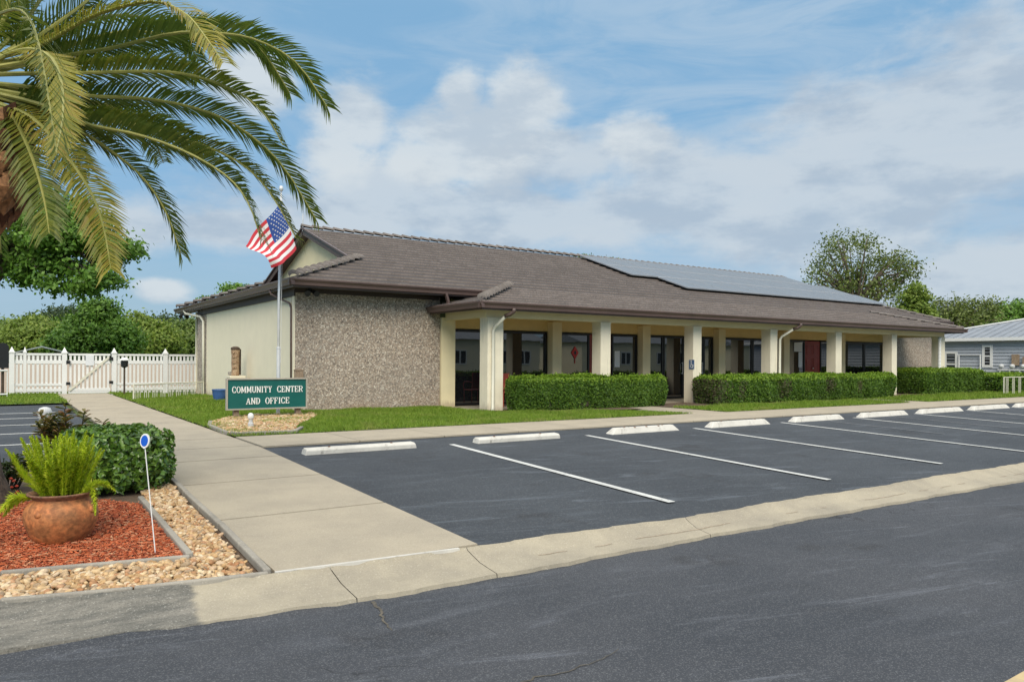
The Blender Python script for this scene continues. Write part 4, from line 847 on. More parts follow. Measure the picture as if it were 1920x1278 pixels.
# ================= PALM =================
pb=G(-84,958); pd=float((np.array(pb)-EYE)@_F)
def PQ(px,py,d=0): return PD(px,py,pd+d)
palm=thing('palm_tree',(pb.x,pb.y,pb.z),'stout date palm with arching fronds at the upper left','palm tree')
ctop=PQ(-66,215)
mb=MB(); kx=pd/FPX
prof=[(0,100),(.12,92),(.35,74),(.7,62),(1.0,56),(1.5,52),(2.0,48)]
zt=PQ(-60,430).z-pb.z
pts=[];rad=[]
for z,r in prof:
    if z<zt: pts.append((pb.x,pb.y,pb.z-.03+z)); rad.append(r*kx)
pts.append((ctop.x,ctop.y,pb.z+zt)); rad.append(52*kx); pts.append((ctop.x,ctop.y,ctop.z)); rad.append(70*kx)
mb.tube(pts,rad,20)
tr=obj('trunk',mb,'palmtrunk',palm,True)
# diamond leaf bases on the swollen head and down the trunk
mb=MB(); z=pb.z+.35; row=0
while z<ctop.z+.05:
    f=(z-(pb.z+zt))/(ctop.z-pb.z-zt); R_=(44 if f<-.05 else 44+ (f+.05)/.4*66 if f<.35 else 110-max(0,f-.7)*60)*kx
    cx_=pb.x+(ctop.x-pb.x)*min(1,max(0,(z-pb.z)/(ctop.z-pb.z))); cy_=pb.y+(ctop.y-pb.y)*min(1,max(0,(z-pb.z)/(ctop.z-pb.z)))
    big=f>-.05; m=13 if big else 16; hh=.13 if big else .06
    for k in range(m):
        a=2*math.pi*(k+.5*(row%2))/m+random.uniform(-.05,.05); er=Vector((math.cos(a),math.sin(a),0)); et=Vector((-math.sin(a),math.cos(a),0))
        c=Vector((cx_,cy_,z))+er*R_; wq=2*math.pi*R_/m*.62; out_=.06 if big else .015
        A=c-et*wq+er*-.02; B=c+et*wq+er*-.02; D=c+Vector((0,0,hh*.9))+er*(out_*.8); Bt=c-Vector((0,0,hh))-er*.03; T=c+er*out_+Vector((0,0,hh*.15+random.uniform(-.02,.02)))
        i=len(mb.v); mb.v+=[tuple(q) for q in (A,B,D,Bt,T)]; mb.f+=[(i+3,i+1,i+4),(i+3,i+4,i),(i+1,i+2,i+4),(i+2,i,i+4)]; mb.m+=[0]*4
    z+=.095 if big else .07; row+=1
obj('leaf_bases',mb,'palmbark',tr)
def spline(P,n):
    P=[Vector(p) for p in P]; out=[]; m=len(P)-1
    for i in range(n+1):
        t=i/n*m; k=min(int(t),m-1); f=t-k; p0=P[max(k-1,0)];p1=P[k];p2=P[k+1];p3=P[min(k+2,m)]
        out.append(.5*((2*p1)+(p2-p0)*f+(2*p0-5*p1+4*p2-p3)*f*f+(3*p1-p0-3*p2+p3)*f**3))
    return out
def frond(P,mat,LL=.34,nl=64,side=None,droop=.10,wid=.018,stem=.12,tw=None):
    pts=spline(P,60); cum=[0.]; tw=((-.35 if mat=='frondy' else .55)+random.uniform(-.15,.15)) if tw is None else tw
    for a,b in zip(pts[:-1],pts[1:]): cum.append(cum[-1]+(b-a).length)
    Lt=cum[-1]; mb=MB(); mb.mi=1
    mb.tube(pts[::3],[.020*(1-.88*k/20)+.002 for k in range(len(pts[::3]))],6); mb.mi=0
    for k in range(nl):
        s=stem+(1-stem)*(k+random.uniform(0,.6))/nl; L=s*Lt
        j=min(int(np.searchsorted(cum,L)),len(pts)-1); j=max(1,j); p=pts[j-1].lerp(pts[j],(L-cum[j-1])/max(1e-6,cum[j]-cum[j-1])); d=(pts[j]-pts[j-1]).normalized()
        r=d.cross(Vector((0,0,1)))
        if side is not None: r=Vector(side)-d*Vector(side).dot(d)
        r.normalize(); u=r.cross(d)
        if side is None: r,u=r*math.cos(tw)+u*math.sin(tw),u*math.cos(tw)-r*math.sin(tw)
        prof_=math.sin(math.pi*min(1,.18+.62*((s-stem)/(1-stem))**.9))**.7 if s<.9 else .62
        l=LL*.88*prof_*random.uniform(.85,1.12); fw=.75+.75*((s-stem)/(1-stem))
        for sg in (-1,1):
            dr=(r*sg+d*fw+u*(.22+random.uniform(-.22,.22))).normalized(); tip=p+dr*l+Vector((0,0,-droop*l*random.uniform(.6,1.3))); md=p+dr*l*.5+u*.01
            wv=dr.cross(u).normalized()*wid*.5; up_=u*.006; i=len(mb.v)
            mb.v+=[tuple(q) for q in (p-wv*.6,p+wv*.6,md+wv+up_,md-wv+up_,tip)]; mb.f+=[(i,i+1,i+2,i+3),(i+3,i+2,i+4)]; mb.m+=[0,0]
    return obj('frond',mb,[mat,'rachis'],palm)
def fp_(zp,dd,mat='fronds',LL=.36,nl=70,**k):
    n=len(zp); frond([PQ(x/1.997,y/1.997,dd*(i/(n-1))**1.3) for i,(x,y) in enumerate(zp)],mat,LL,int(nl*1.6),**k)
fp_([(-60,230),(150,170),(350,60),(560,8),(690,50),(770,140),(835,235)],-.5,'frondy',.34,80)
fp_([(-60,260),(200,215),(420,180),(650,125),(820,125),(960,150),(1110,235),(1225,400)],.5,'fronds',.34,90)
fp_([(-60,250),(200,190),(450,120),(650,130),(850,120),(980,190),(1085,350)],1.0,'fronds',.36,80)
fp_([(-60,280),(150,275),(350,272),(600,268),(750,290),(900,350),(1000,440),(1060,545)],-.3,'frondg',.36,84)
fp_([(-60,310),(150,330),(350,360),(550,370),(750,410),(900,480),(1050,610),(1180,815)],.6,'fronds',.36,90)
fp_([(-60,330),(150,370),(350,440),(550,475),(750,540),(900,610),(1010,720),(1108,890)],-.1,'frondg',.34,90)
fp_([(-60,340),(150,390),(330,465),(520,505),(700,570),(850,660),(930,760),(975,890)],-.6,'fronds',.36,84)
fp_([(-60,350),(150,410),(300,490),(410,560),(530,660),(620,790),(675,945)],.2,'fronds',.34,74)
fp_([(-60,370),(100,430),(200,520),(290,640),(350,740),(390,860),(415,1005)],-.8,'frondy',.36,70,tw=-.5)
fp_([(-60,380),(40,430),(100,540),(140,650),(170,770),(185,875)],-.5,'frondg',.36,60,tw=-.6)
fp_([(-60,260),(30,205),(120,185),(195,220),(232,320),(235,440),(212,565)],-1.7,'frondy',.29,76,side=(.83,-.56,0))
fp_([(-60,340),(200,360),(420,400),(530,470),(585,545),(612,610)],1.4,'fronds',.34,60)
fp_([(-60,230),(80,100),(180,-40),(300,-160),(420,-200)],.6,'fronds',.36,60)
fp_([(-60,220),(20,60),(60,-120),(120,-300),(260,-420)],-.3,'frondg',.36,60)
fp_([(-60,240),(120,150),(280,40),(420,-60),(640,-110),(860,-60)],.9,'fronds',.36,70)
fp_([(-60,250),(100,150),(240,110),(400,60),(560,70),(680,130),(745,230)],1.5,'fronds',.36,70)
fp_([(-60,280),(120,240),(300,230),(480,215),(640,240),(740,300)],1.7,'fronds',.36,66)
fp_([(-60,330),(100,340),(260,420),(380,430),(520,440),(660,500),(760,580)],1.6,'fronds',.36,66)
fp_([(-60,360),(60,390),(180,440),(250,520),(290,600),(300,680)],1.3,'fronds',.34,60)
for k,(dx,dy,mt) in enumerate(((-1,.2,'fronds'),(-.8,-.7,'frondg'),(-.2,-1,'fronds'),(-.6,.8,'fronds'),(.1,1,'fronds'),(-.9,-.2,'frondy'),(-.5,-.4,'fronds'),(-.35,.5,'fronds'),(.2,-.9,'frondg'))):
    c=ctop; v=Vector((dx,dy,0)).normalized(); L=2.9; hgt=1.2 if k in (6,7) else .5
    frond([c,c+v*.5+Vector((0,0,.5)),c+v*1.3+Vector((0,0,hgt)),c+v*2.1+Vector((0,0,hgt*.5-.1)),c+v*L*.92+Vector((0,0,-.9))],mt,.36,60)
# ================= LEFT GARDEN BED =================
bedpoly=[(-2.6,5.55),(-.01,5.29),(.67,5.13),(1.44,5.03),(1.50,6.5),(1.52,8.8),(1.4,10.9),(-2.6,10.9)]
def bedz(y): return gz(y)+.01
struct(polysheet('garden_soil',bedpoly,.0,'dirt'))
mulpoly=[(-2.6,6.1),(-.01,5.88),(1.07,5.66),(1.05,7.7),(.6,8.2),(-2.6,8.4)]
struct(polysheet('mulch_base',mulpoly,.02,'mulchbase'))
P=scatter(mulpoly,5200); n=len(P); z=gzv(P[:,1])+.026+np.abs(rng.normal(0,.012,n)); c=np.column_stack([P,z]); a=rng.uniform(0,6.283,n)
d=np.column_stack([np.cos(a),np.sin(a),rng.normal(0,.22,n)])*(rng.uniform(.02,.055,n)*.5)[:,None]; s_=np.column_stack([-np.sin(a),np.cos(a),rng.normal(0,.3,n)])*(rng.uniform(.004,.009,n))[:,None]*.6
up=np.tile([0,0,.004],(n,1))
V=np.stack([c-d-s_,c+d-s_,c+d+s_,c-d+s_,c-d*.8+up,c+d*.8+up],1).reshape(-1,3); i0=(np.arange(n)*6)[:,None]
F=np.concatenate([i0+np.array([0,1,5,4]),i0+np.array([3,4,5,2])],0)
tag(rawobj('mulch',V,F,'mulch'),'red bark mulch around the terracotta pot','mulch',kind='stuff')
# pebbles
def ico():
    import bmesh
    bm=bmesh.new(); bmesh.ops.create_icosphere(bm,subdivisions=2,radius=1); v=np.array([q.co[:] for q in bm.verts]); f=np.array([[q.index for q in p.verts] for p in bm.faces]); bm.free(); return v,f
IV,IF=ico()
def pebbles(name,poly,n,s0,s1,dz,label,layers=1):
    P=[]; 
    while len(P)<n:
        Q=scatter(poly,n/2); P+= [tuple(q) for q in Q]
    P=np.array(P)[rng.permutation(len(P))[:n]]
    s=rng.uniform(s0,s1,n)**1.0; ang=rng.uniform(0,6.283,n); sc=np.column_stack([s*rng.uniform(.9,1.4,n),s*rng.uniform(.7,1.1,n),s*rng.uniform(.5,.8,n)])
    V=IV[None]*sc[:,None]; ds=1+.12*rng.normal(size=(n,IV.shape[0],1))*.6; V=V*ds; cs,sn=np.cos(ang)[:,None],np.sin(ang)[:,None]
    tl=rng.normal(0,.25,n)[:,None]
    x=V[:,:,0]*cs-V[:,:,1]*sn; y=V[:,:,0]*sn+V[:,:,1]*cs; zz=V[:,:,2]+x*tl
    V=np.stack([x+P[:,0,None],y+P[:,1,None],zz+(gzv(P[:,1])+dz)[:,None]+rng.uniform(0,.02*layers,n)[:,None]],2).reshape(-1,3)
    F=(IF[None]+(np.arange(n)*len(IV))[:,None,None]).reshape(-1,3)
    o=rawobj(name,V,F,'pebble',smooth=True); return tag(o,label,'pebbles',kind='stuff')
pebA=[(-2.6,5.55),(-.01,5.30),(.67,5.14),(1.38,5.06),(1.43,6.5),(1.46,8.8),(1.2,8.9),(1.12,7.7),(1.13,5.62),(-.01,5.84),(-2.6,6.06)]
struct(polysheet('pebble_base',pebA,.012,'sand'))
pebbles('pebbles',pebA,4600,.010,.029,.02,'tan river pebbles filling the strip round the mulch bed')
rockpoly=[(3.2,14.75),(3.12,12.95),(3.3,12.75),(4.15,12.75),(4.6,14.0),(5.6,15.8),(5.9,16.75),(4.6,16.9),(3.9,16.4),(3.35,15.4)]
struct(polysheet('pebble_base',rockpoly,.036,'sand'))
pebbles('pebbles',rockpoly,3000,.02,.04,.042,'pale tan pebbles in the bed under the green sign')
# edgings
def edging(pts,w,h,label,mat='edge',dz=0.,seglen=.9):
    mb=MB(); pts=[Vector((p[0],p[1],0)) for p in pts]
    for a,b in zip(pts[:-1],pts[1:]):
        L=(b-a).length; m=max(1,round(L/seglen))
        for k in range(m):
            p=a.lerp(b,k/m+.004/L); q=a.lerp(b,(k+1)/m-.004/L); j=random.uniform(-.004,.004)
            mb.obox((p.x,p.y,gz(p.y)+h/2+dz+j),(q.x,q.y,gz(q.y)+h/2+dz+j),w,h)
    o=obj('garden_edging',mb,mat); bv=o.modifiers.new('bevel','BEVEL'); bv.width=.01; bv.segments=2
    return tag(o,label,'edging','concrete garden edgings')
edging([(-2.6,5.52),(-.01,5.27),(.67,5.11),(1.46,5.0)],.04,.055,'low concrete edging between the pebbles and the road gutter')
edging([(1.46,5.03),(1.50,6.5),(1.52,8.8),(1.5,10.8)],.05,.06,'concrete edging between the pebbles and the concrete walkway')
edging([(-2.6,6.08),(-.01,5.86),(1.10,5.645)],.04,.06,'weathered edging along the front of the red mulch')
edging([(1.10,5.67),(1.09,7.9)],.05,.065,'weathered edging on the right side of the red mulch')
edging([(3.35,15.4),(3.16,14.6),(3.1,13.2),(3.22,12.78),(4.15,12.72),(4.45,13.3)],.07,.06,'curved pale edging round the pebbles under the sign','edge',.02,.5)
# terracotta pot + fern
pc=G(115,1018); pcx,pcy,pcz=pc.x,pc.y,gz(pc.y)+.015; pdp=float((np.array(pc)-EYE)@_F); k_=pdp/FPX
pot=thing('terracotta_pot',(pcx,pcy,pcz),'big round terracotta pot with a flared rim on red mulch','pot')
R0=62*k_
prof=[(R0*.62,0),(R0*.70,.015),(R0*.86,R0*.32),(R0*.97,R0*.62),(R0*1.0,R0*.85),(R0*.95,R0*1.08),(R0*.84,R0*1.22),(R0*.76,R0*1.28),(R0*.75,R0*1.33),(R0*.81,R0*1.41),(R0*.91,R0*1.47),(R0*.91,R0*1.51),(R0*.84,R0*1.51),(R0*.66,R0*1.42),(R0*.64,R0*1.2)]
mb=MB(); mb.lathe((pcx,pcy,pcz),prof[:9],40,False)
ob=obj('body',mb,'terra',pot,True); mb=MB(); mb.lathe((pcx,pcy,pcz),prof[8:],40,False); obj('rim',mb,'potrim',pot,True)
mb=MB(); mb.lathe((pcx,pcy,pcz),[(.01,R0*1.36),(R0*.67,R0*1.36)],24,False); obj('soil',mb,'dirt',pot)
mb=MB()
for a in (2.6,4.0,5.6,.9):
    q=Vector((pcx+math.cos(a)*R0*.93,pcy+math.sin(a)*R0*.93,pcz+R0*.98)); mb.lathe(q,[(.004,-.03),(.026,-.015),(.03,0),(.02,.02),(.004,.03)],10)
obj('lug',mb,'terra',pot,True)
fern=thing('foxtail_fern',(pcx,pcy,pcz+R0*1.36),'bright yellow-green foxtail fern with upright plumes in the terracotta pot','fern')
def plume(P,r,n):
    pts=spline(P,24); mb=MB(); m=len(pts); V=[];F=[]
    mb.tube(pts[::4],.004,5)
    Pn=[];Dn=[]
    for k in range(n):
        t=rng.uniform(.03,1); j=min(int(t*24),23); p=pts[j].lerp(pts[j+1],t*24-j); d=(pts[j+1]-pts[j]).normalized(); a=rng.uniform(0,6.283)
        x=d.orthogonal().normalized(); y=d.cross(x); rr=r*(min(1,t*4)*(1-t)**.8*1.15+.10)*rng.uniform(.55,1.15); dirv=(x*math.cos(a)+y*math.sin(a)+d*rng.uniform(.5,1.1)).normalized()
        q=p+dirv*rr*rng.uniform(.8,1.2); wv=dirv.cross(d).normalized()*.0042; i=len(mb.v); mb.v+=[tuple(p),tuple(p.lerp(q,.5)+wv),tuple(q),tuple(p.lerp(q,.5)-wv)]; mb.f.append((i,i+1,i+2,i+3)); mb.m.append(0)
    return mb
bz=pcz+R0*1.36
right=Vector(_R0); fwd=Vector(_F)
pl=[]
for k in range(62):
    a=random.uniform(0,6.283); rr=R0*.6*math.sqrt(random.random()); b0=Vector((pcx+math.cos(a)*rr,pcy+math.sin(a)*rr,bz)); lean=Vector((math.cos(a),math.sin(a),0))*(rr/R0)*random.uniform(.3,.62)
    h=random.uniform(.32,.52)*(1-.15*rr/R0); pl.append([b0,b0+Vector((0,0,h*.4))+lean*.12,b0+Vector((0,0,h*.75))+lean*.32,b0+Vector((0,0,h))+lean*.5])
b0=Vector((pcx,pcy,bz))
pl.append([b0-right*.15,b0-right*.26+Vector((0,0,.13)),b0-right*.36+Vector((0,0,.27)),b0-right*.43+Vector((0,0,.36))])
pl.append([b0-right*.12,b0-right*.24+Vector((0,0,.12)),b0-right*.33+Vector((0,0,.22)),b0-right*.37+Vector((0,0,.33))])
pl.append([b0+right*.15,b0+right*.24+Vector((0,0,.09)),b0+right*.33+Vector((0,0,.10)),b0+right*.41+Vector((0,0,.04))])
pl.append([b0+right*.15-fwd*.05,b0+right*.24-fwd*.05+Vector((0,0,.08)),b0+right*.28-fwd*.06,b0+right*.29-fwd*.06-Vector((0,0,.13))])
pl.append([b0-right*.15-fwd*.12,b0-right*.26-fwd*.15+Vector((0,0,.02)),b0-right*.38-fwd*.18-Vector((0,0,.13)),b0-right*.48-fwd*.2-Vector((0,0,.31))])
pl.append([b0-right*.15-fwd*.1,b0-right*.24-fwd*.1+Vector((0,0,.0)),b0-right*.30-fwd*.12-Vector((0,0,.05)),b0-right*.36-fwd*.12-Vector((0,0,.13))])
for p in pl: obj('plume',plume(p,.060,520),'fern',fern)
# rounded glossy shrub
def shrub(name,c,rx,ry,h,n,L,W,mat,label,cat,sq=3.2,z0=.03,jit=.7,rot=0.):
    d=rng.normal(size=(n,3)); d/=np.linalg.norm(d,axis=1)[:,None]
    m=(np.abs(d)**sq).sum(1)**(-1/sq); q=d*m[:,None]
    nn=np.sign(q)*np.abs(q)**(sq-1); nn/=np.linalg.norm(nn,axis=1)[:,None]
    sc=1-np.abs(rng.normal(0,.07,n)); lump=1+.05*np.sin(q[:,0]*17+q[:,1]*5)+.075*np.sin(q[:,0]*9+q[:,2]*4)*np.sin(q[:,1]*8+1)
    q=q*(sc*lump)[:,None]*np.array([rx,ry,h/2]); 
    cs,sn=math.cos(rot),math.sin(rot); q=np.column_stack([q[:,0]*cs-q[:,1]*sn,q[:,0]*sn+q[:,1]*cs,q[:,2]]); nn=np.column_stack([nn[:,0]*cs-nn[:,1]*sn,nn[:,0]*sn+nn[:,1]*cs,nn[:,2]])
    P=q+np.array([c[0],c[1],c[2]+h/2]); ok=P[:,2]>c[2]+z0; P=P[ok];nn=nn[ok]; nn[:,2]+=.35
    V,F=leaf_quads(P,nn,L,W,jit,.22)
    t=thing(name,(c[0],c[1],c[2]),label,cat); 
    # fold each leaf along its midrib (two triangles)
    F3=np.concatenate([F[:,[0,1,2]],F[:,[0,2,3]]],0)
    rawobj('foliage',V,F3,mat,t)
    mb=MB()
    for k in range(16):
        a=random.uniform(0,6.283); r=random.uniform(.2,.8); e=Vector((c[0]+math.cos(a)*rx*r,c[1]+math.sin(a)*ry*r,c[2]+h*random.uniform(.5,.9))); b=Vector((c[0]+math.cos(a)*rx*.15,c[1]+math.sin(a)*ry*.15,c[2]-.02)); mb.tube([b,b.lerp(e,.5)+Vector((0,0,.05)),e],[.014,.009,.004],5)
    mb.box(c[0]-rx*.55,c[0]+rx*.55,c[1]-ry*.55,c[1]+ry*.55,c[2]+.08,c[2]+h*.78)
    obj('stems',mb,'twig',t); return t
sc_=PD(238,880,7.85)
shrub('rounded_shrub',(sc_.x-.11,sc_.y+.1,gz(sc_.y)),.50,.64,.62,7000,.075,.042,'shrub','rounded glossy dark green shrub behind the terracotta pot','shrub',4.2)
# croton: upright broad leaves
def croton(name,c,w_,h,n,label,mat='croton',L=.13):
    t=thing(name,c,label,'shrub'); mb=MB(); st=MB()
    for s in range(26):
        a=random.uniform(0,6.283); r=math.sqrt(random.random()); e=Vector((c[0]+math.cos(a)*w_*r,c[1]+math.sin(a)*w_*r*.7,c[2]+h*random.uniform(.55,1.0)*(1-.25*r))); b=Vector((c[0]+math.cos(a)*w_*r*.4,c[1]+math.sin(a)*w_*r*.3,c[2]))
        st.tube([b,e],[.008,.004],4)
        for k in range(n):
            p=b.lerp(e,random.uniform(.35,1)); a2=random.uniform(0,6.283); l=L*random.uniform(.7,1.2); d=Vector((math.cos(a2),math.sin(a2),random.uniform(.1,.9))).normalized(); x=d.cross(Vector((0,0,1))).normalized(); ww=l*.17
            q=[p,p+d*l*.4+x*ww+Vector((0,0,.004)),p+d*l*.75+x*ww*.7,p+d*l-Vector((0,0,l*.15)),p+d*l*.75-x*ww*.7,p+d*l*.4-x*ww+Vector((0,0,.004))]; m1=p+d*l*.45-Vector((0,0,.008)); mb.poly([q[0],q[1],q[2],q[3]]); i=len(mb.v); mb.v+=[tuple(q[4]),tuple(q[5])]; mb.f.append((i-4,i-1,i,i+1)); mb.m.append(0)
    obj('stems',st,'twig',t); obj('foliage',mb,mat,t)
cb=PD(132,800,9.3); croton('croton_plant',(cb.x,cb.y,-.02),.50,.76,34,'dark croton with bronze, yellow and red leaves behind the green shrub')
cb=PD(10,930,7.6); M['salvia']=mleaf('dull green leaves',[(.03,.06,.015),(.06,.10,.03),(.10,.14,.05),(.14,.12,.05)],.5,.2)
croton('flowering_plant',(cb.x,cb.y,gz(cb.y)),.32,.42,26,'low flowering plant with red blooms beside the palm base','salvia',.07)
M['bloom']=mpaint('red bloom',(.6,.06,.02),.6,.2)
mb=MB()
for k in range(9):
    q=PD(random.uniform(8,34),random.uniform(896,925),7.2); mb.lathe(q,[(.004,-.012),(.018,0),(.006,.014)],6)
o=obj('blooms',mb,'bloom',bpy.data.objects['flowering_plant'])
# reflector stake
a=G(293,1046); tp=PD(272,826,float((np.array(a)-EYE)@_F)+.05)
stk=thing('reflector_stake',(a.x,a.y,gz(a.y)),'thin leaning white stake with a round blue reflector','stake')
mb=MB(); lo=Vector((a.x,a.y,gz(a.y)-.03)); nb=tp-Vector((0,0,.05)); mb.tube([lo,nb],.0038,6); obj('rod',mb,'white',stk)
mb=MB(); nrm=(Vector(EYE)-tp).normalized(); nrm=Vector((nrm.x*.9-.5*right.x,nrm.y*.9-.5*right.y,nrm.z)).normalized()
x=nrm.cross(Vector((0,0,1))).normalized(); y=x.cross(nrm)
def disc(mb,c,r,ry,th):
    pts=[c+x*r*math.cos(t)+y*ry*math.sin(t) for t in np.linspace(0,6.283,21)[:-1]]; i=len(mb.v); n_=len(pts)
    mb.v+=[tuple(p-nrm*th) for p in pts]+[tuple(p+nrm*th) for p in pts]
    mb.f+=[tuple(range(i+n_-1,i-1,-1)),tuple(range(i+n_,i+2*n_))]+[(i+k,i+(k+1)%n_,i+n_+(k+1)%n_,i+n_+k) for k in range(n_)]; mb.m+=[0]*(n_+2)
disc(mb,tp,.036,.052,.006); mb.tube([tp-y*.045,nb],[.014,.006],6); obj('housing',mb,'white',stk); mb=MB(); disc(mb,tp+nrm*.005,.027,.04,.004); obj('reflector',mb,'bluedisc',stk)
# white garden spotlight behind the croton
q=PD(84,776,9.4); gs=thing('garden_spotlight',(q.x,q.y,gz(q.y)),'white twin-headed garden spotlight rising beside the croton','spotlight')
mb=MB(); mb.tube([(q.x,q.y,gz(q.y)-.02),(q.x,q.y,q.z-.08)],.018,8); obj('stem',mb,'white',gs)
mb=MB(); mb.tube([q+Vector((0,0,-.11)),q+Vector((0,0,-.08)),q+Vector((0,0,-.03)),q+Vector((0,0,.03)),q+Vector((0,0,.075)),q+Vector((0,0,.09))],[.03,.055,.075,.08,.06,.02],12); obj('lamp_head',mb,'white',gs,True)
mb=MB(); e=q+right*.11+Vector((0,0,-.16)); mb.tube([q+Vector((0,0,-.09)),q.lerp(e,.45),e],[.025,.04,.055],10); obj('lamp_head',mb,'white',gs,True)
mb=MB(); e=q+right*.05+Vector((0,0,-.19)); mb.tube([q+Vector((0,0,-.1)),e],[.022,.03],8); obj('bracket',mb,'white',gs,True)
# sign spotlight
q=G(470,806); q.z=0.; bl=thing('bollard_light',(q.x,q.y,.05),'small clear-topped garden light on the pebbles under the sign','garden light')
mb=MB(); mb.lathe((q.x,q.y,.03),[(.05,0),(.05,.1),(.035,.11),(.035,.16)],12); obj('base',mb,'pole',bl)
mb=MB(); mb.lathe((q.x,q.y,.19),[(.035,0),(.05,.02),(.055,.06),(.045,.10),(.02,.12)],12); obj('lens',mb,'white',bl,True)
# ================= TOTEM, POT, HOOP FENCE, LAMP =================
ty=21.9; tx=5.42
td=float((np.array([tx,ty,0])-EYE)@_F)
ped=thing('plant_stand',(tx,ty,0),'cream topped stand with brick pillar against the pale side wall','stand')
mb=MB(); mb.box(tx-.2,tx+.22,ty-.25,ty+.45,.74,.80); mb.box(tx-.14,tx+.18,ty-.2,ty+.36,.68,.74); obj('top',mb,'column',ped)
mb=MB(); mb.box(tx-.08,tx+.14,ty-.16,ty+.14,0,.68); obj('pillar',mb,'brick',ped)
mb=MB(); mb.tube([(tx,ty+.4,.70),(tx-.02,ty+.36,.5),(tx,ty+.2,.35)],.03,6); obj('bracket',mb,'column',ped)
tot=thing('carved_totem',(tx,ty,.8),'carved wooden tiki post standing on the cream stand','carving')
mb=MB(); mb.lathe((tx,ty,.8),[(.105,0),(.11,.05),(.10,.2),(.11,.34),(.105,.55),(.12,.68),(.115,.76),(.07,.8)],14)
for z in (1.02,1.16,1.32,1.44):
    for s in (-.05,.05): mb.lathe((tx+s*.6-.04,ty-.10,z),[(.005,-.03),(.03,0),(.005,.03)],6)
obj('post',mb,'totem',tot,True); mb=MB(); mb.box(tx+.06,tx+.17,ty+.05,ty+.12,.82,1.55); obj('back_board',mb,'dark',tot)
mb=MB(); mb.lathe((tx,ty,1.52),[(.118,0),(.13,.03),(.12,.07),(.06,.1)],12); obj('crown_cap',mb,'dark',tot,True)
mb=MB(); mb.lathe((tx-.04,ty+.3,.8),[(.05,0),(.08,.02),(.09,.1),(.05,.11)],12); tag(obj('stone_bowl',mb,'edge'),'small grey bowl beside the carved totem','bowl')
q=PX(412,745,5.35); mb=MB(); mb.lathe((q.x,q.y,0),[(.14,0),(.17,.05),(.21,.25),(.215,.33),(.23,.35),(.22,.37),(.19,.36),(.17,.25)],20); tag(obj('blue_pot',mb,'blue',smooth=True),'blue glazed flower pot by the pale side wall','pot')
def hoopfence(name,a,b,h,npair,label):
    t=thing(name,((a[0]+b[0])/2,(a[1]+b[1])/2,0),label,'railing'); a=Vector(a);b=Vector(b)
    mb=MB(); mb.tube([a+Vector((0,0,h)),b+Vector((0,0,h))],.018,6); obj('top_rail',mb,'offwhite',t)
    for p in (a,b): mb=MB(); mb.tube([p,p+Vector((0,0,h+.01))],.024,6); obj('post',mb,'offwhite',t)
    for k in range(npair):
        mb=MB()
        for s in (-.09,0,.09):
            p=a.lerp(b,(k+.5)/npair)+(b-a).normalized()*s; mb.tube([p,p+Vector((0,0,h))],.010,5)
        obj('picket_set',mb,'offwhite',t)
hoopfence('hoop_rail',(3.25,25.0,.0),(5.68,27.2,.0),.48,9,'low cream metal rail on the lawn near the white gate')
hoopfence('hoop_rail',(33.1,13.85,0),(37.6,13.85,0),.72,8,'low cream metal rail in front of the hedge at the right edge')
q=G(234,738); lp=thing('lantern_post',(q.x,q.y-1.5,0),'short dark lantern post with a white cap by the gate','lamp post'); lx,ly=PY(233,738,q.y-1.5).x,q.y-1.5
mb=MB(); mb.tube([(lx,ly,0),(lx,ly,.95)],.03,8); obj('post',mb,'dark',lp)
mb=MB(); mb.lathe((lx,ly,.95),[(.05,0),(.11,.04),(.12,.2),(.1,.24)],10); obj('lantern',mb,'black',lp); mb=MB(); mb.lathe((lx,ly,1.19),[(.17,0),(.17,.03),(.08,.08),(.02,.1)],12); obj('cap',mb,'white',lp)
# ================= WHITE FENCE + GATE =================
fy=30.5
fen=thing('picket_fence',(2.5,fy,0),'white vinyl picket fence with pointed post caps behind the lawn','fence')
def fpost(x,h,w,par,y=fy):
    mb=MB(); mb.box(x-w/2,x+w/2,y-w/2,y+w/2,-.1,h); mb.box(x-w*.62,x+w*.62,y-w*.62,y+w*.62,h,h+.05); p=obj('post',mb,'white',par)
    mb=MB(); q=w*.5; i=0; mb.v+=[(x-q,y-q,h+.05),(x+q,y-q,h+.05),(x+q,y+q,h+.05),(x-q,y+q,h+.05),(x,y,h+.22)]; mb.f+=[(0,1,4),(1,2,4),(2,3,4),(3,0,4)]; mb.m+=[0]*4; obj('post_cap',mb,'white',p)
def fpanel(x0,x1,par,name='panel',solid=False,y=fy,top=1.42):
    mb=MB(); mb.box(x0,x1,y-.03,y+.03,top-.07,top); mb.box(x0,x1,y-.03,y+.03,top-.36,top-.24); mb.box(x0,x1,y-.03,y+.03,.1,.2); 
    if solid: mb.box(x0,x1,y-.03,y+.03,.02,.09)
    else: mb.box(x0,x1,y-.03,y+.03,.30,.38)
    n_=max(2,round((x1-x0)/.125))
    for k in range(n_):
        x=x0+(k+.5)*(x1-x0)/n_; mb.box(x-.034,x+.034,y-.012,y+.012,.02,top-.05)
    return obj(name,mb,'white',par)
xs_=[.25,1.78,3.32,5.02,6.6]
for x in xs_: fpost(x,1.42,.15,fen)
fpost(.62,1.42,.09,fen)
fpanel(.33,.57,fen);fpanel(.67,1.70,fen); fpanel(3.40,4.94,fen); fpanel(5.10,6.52,fen)
gt=thing('picket_gate',(2.55,fy,0),'white picket gate with a diagonal brace closing the walkway','gate')
fpanel(1.90,3.20,gt,'gate_panel',True)
mb=MB(); mb.obox((1.92,fy-.05,.12),(3.16,fy-.05,1.3),.03,.07); obj('brace',mb,'offwhite',gt)
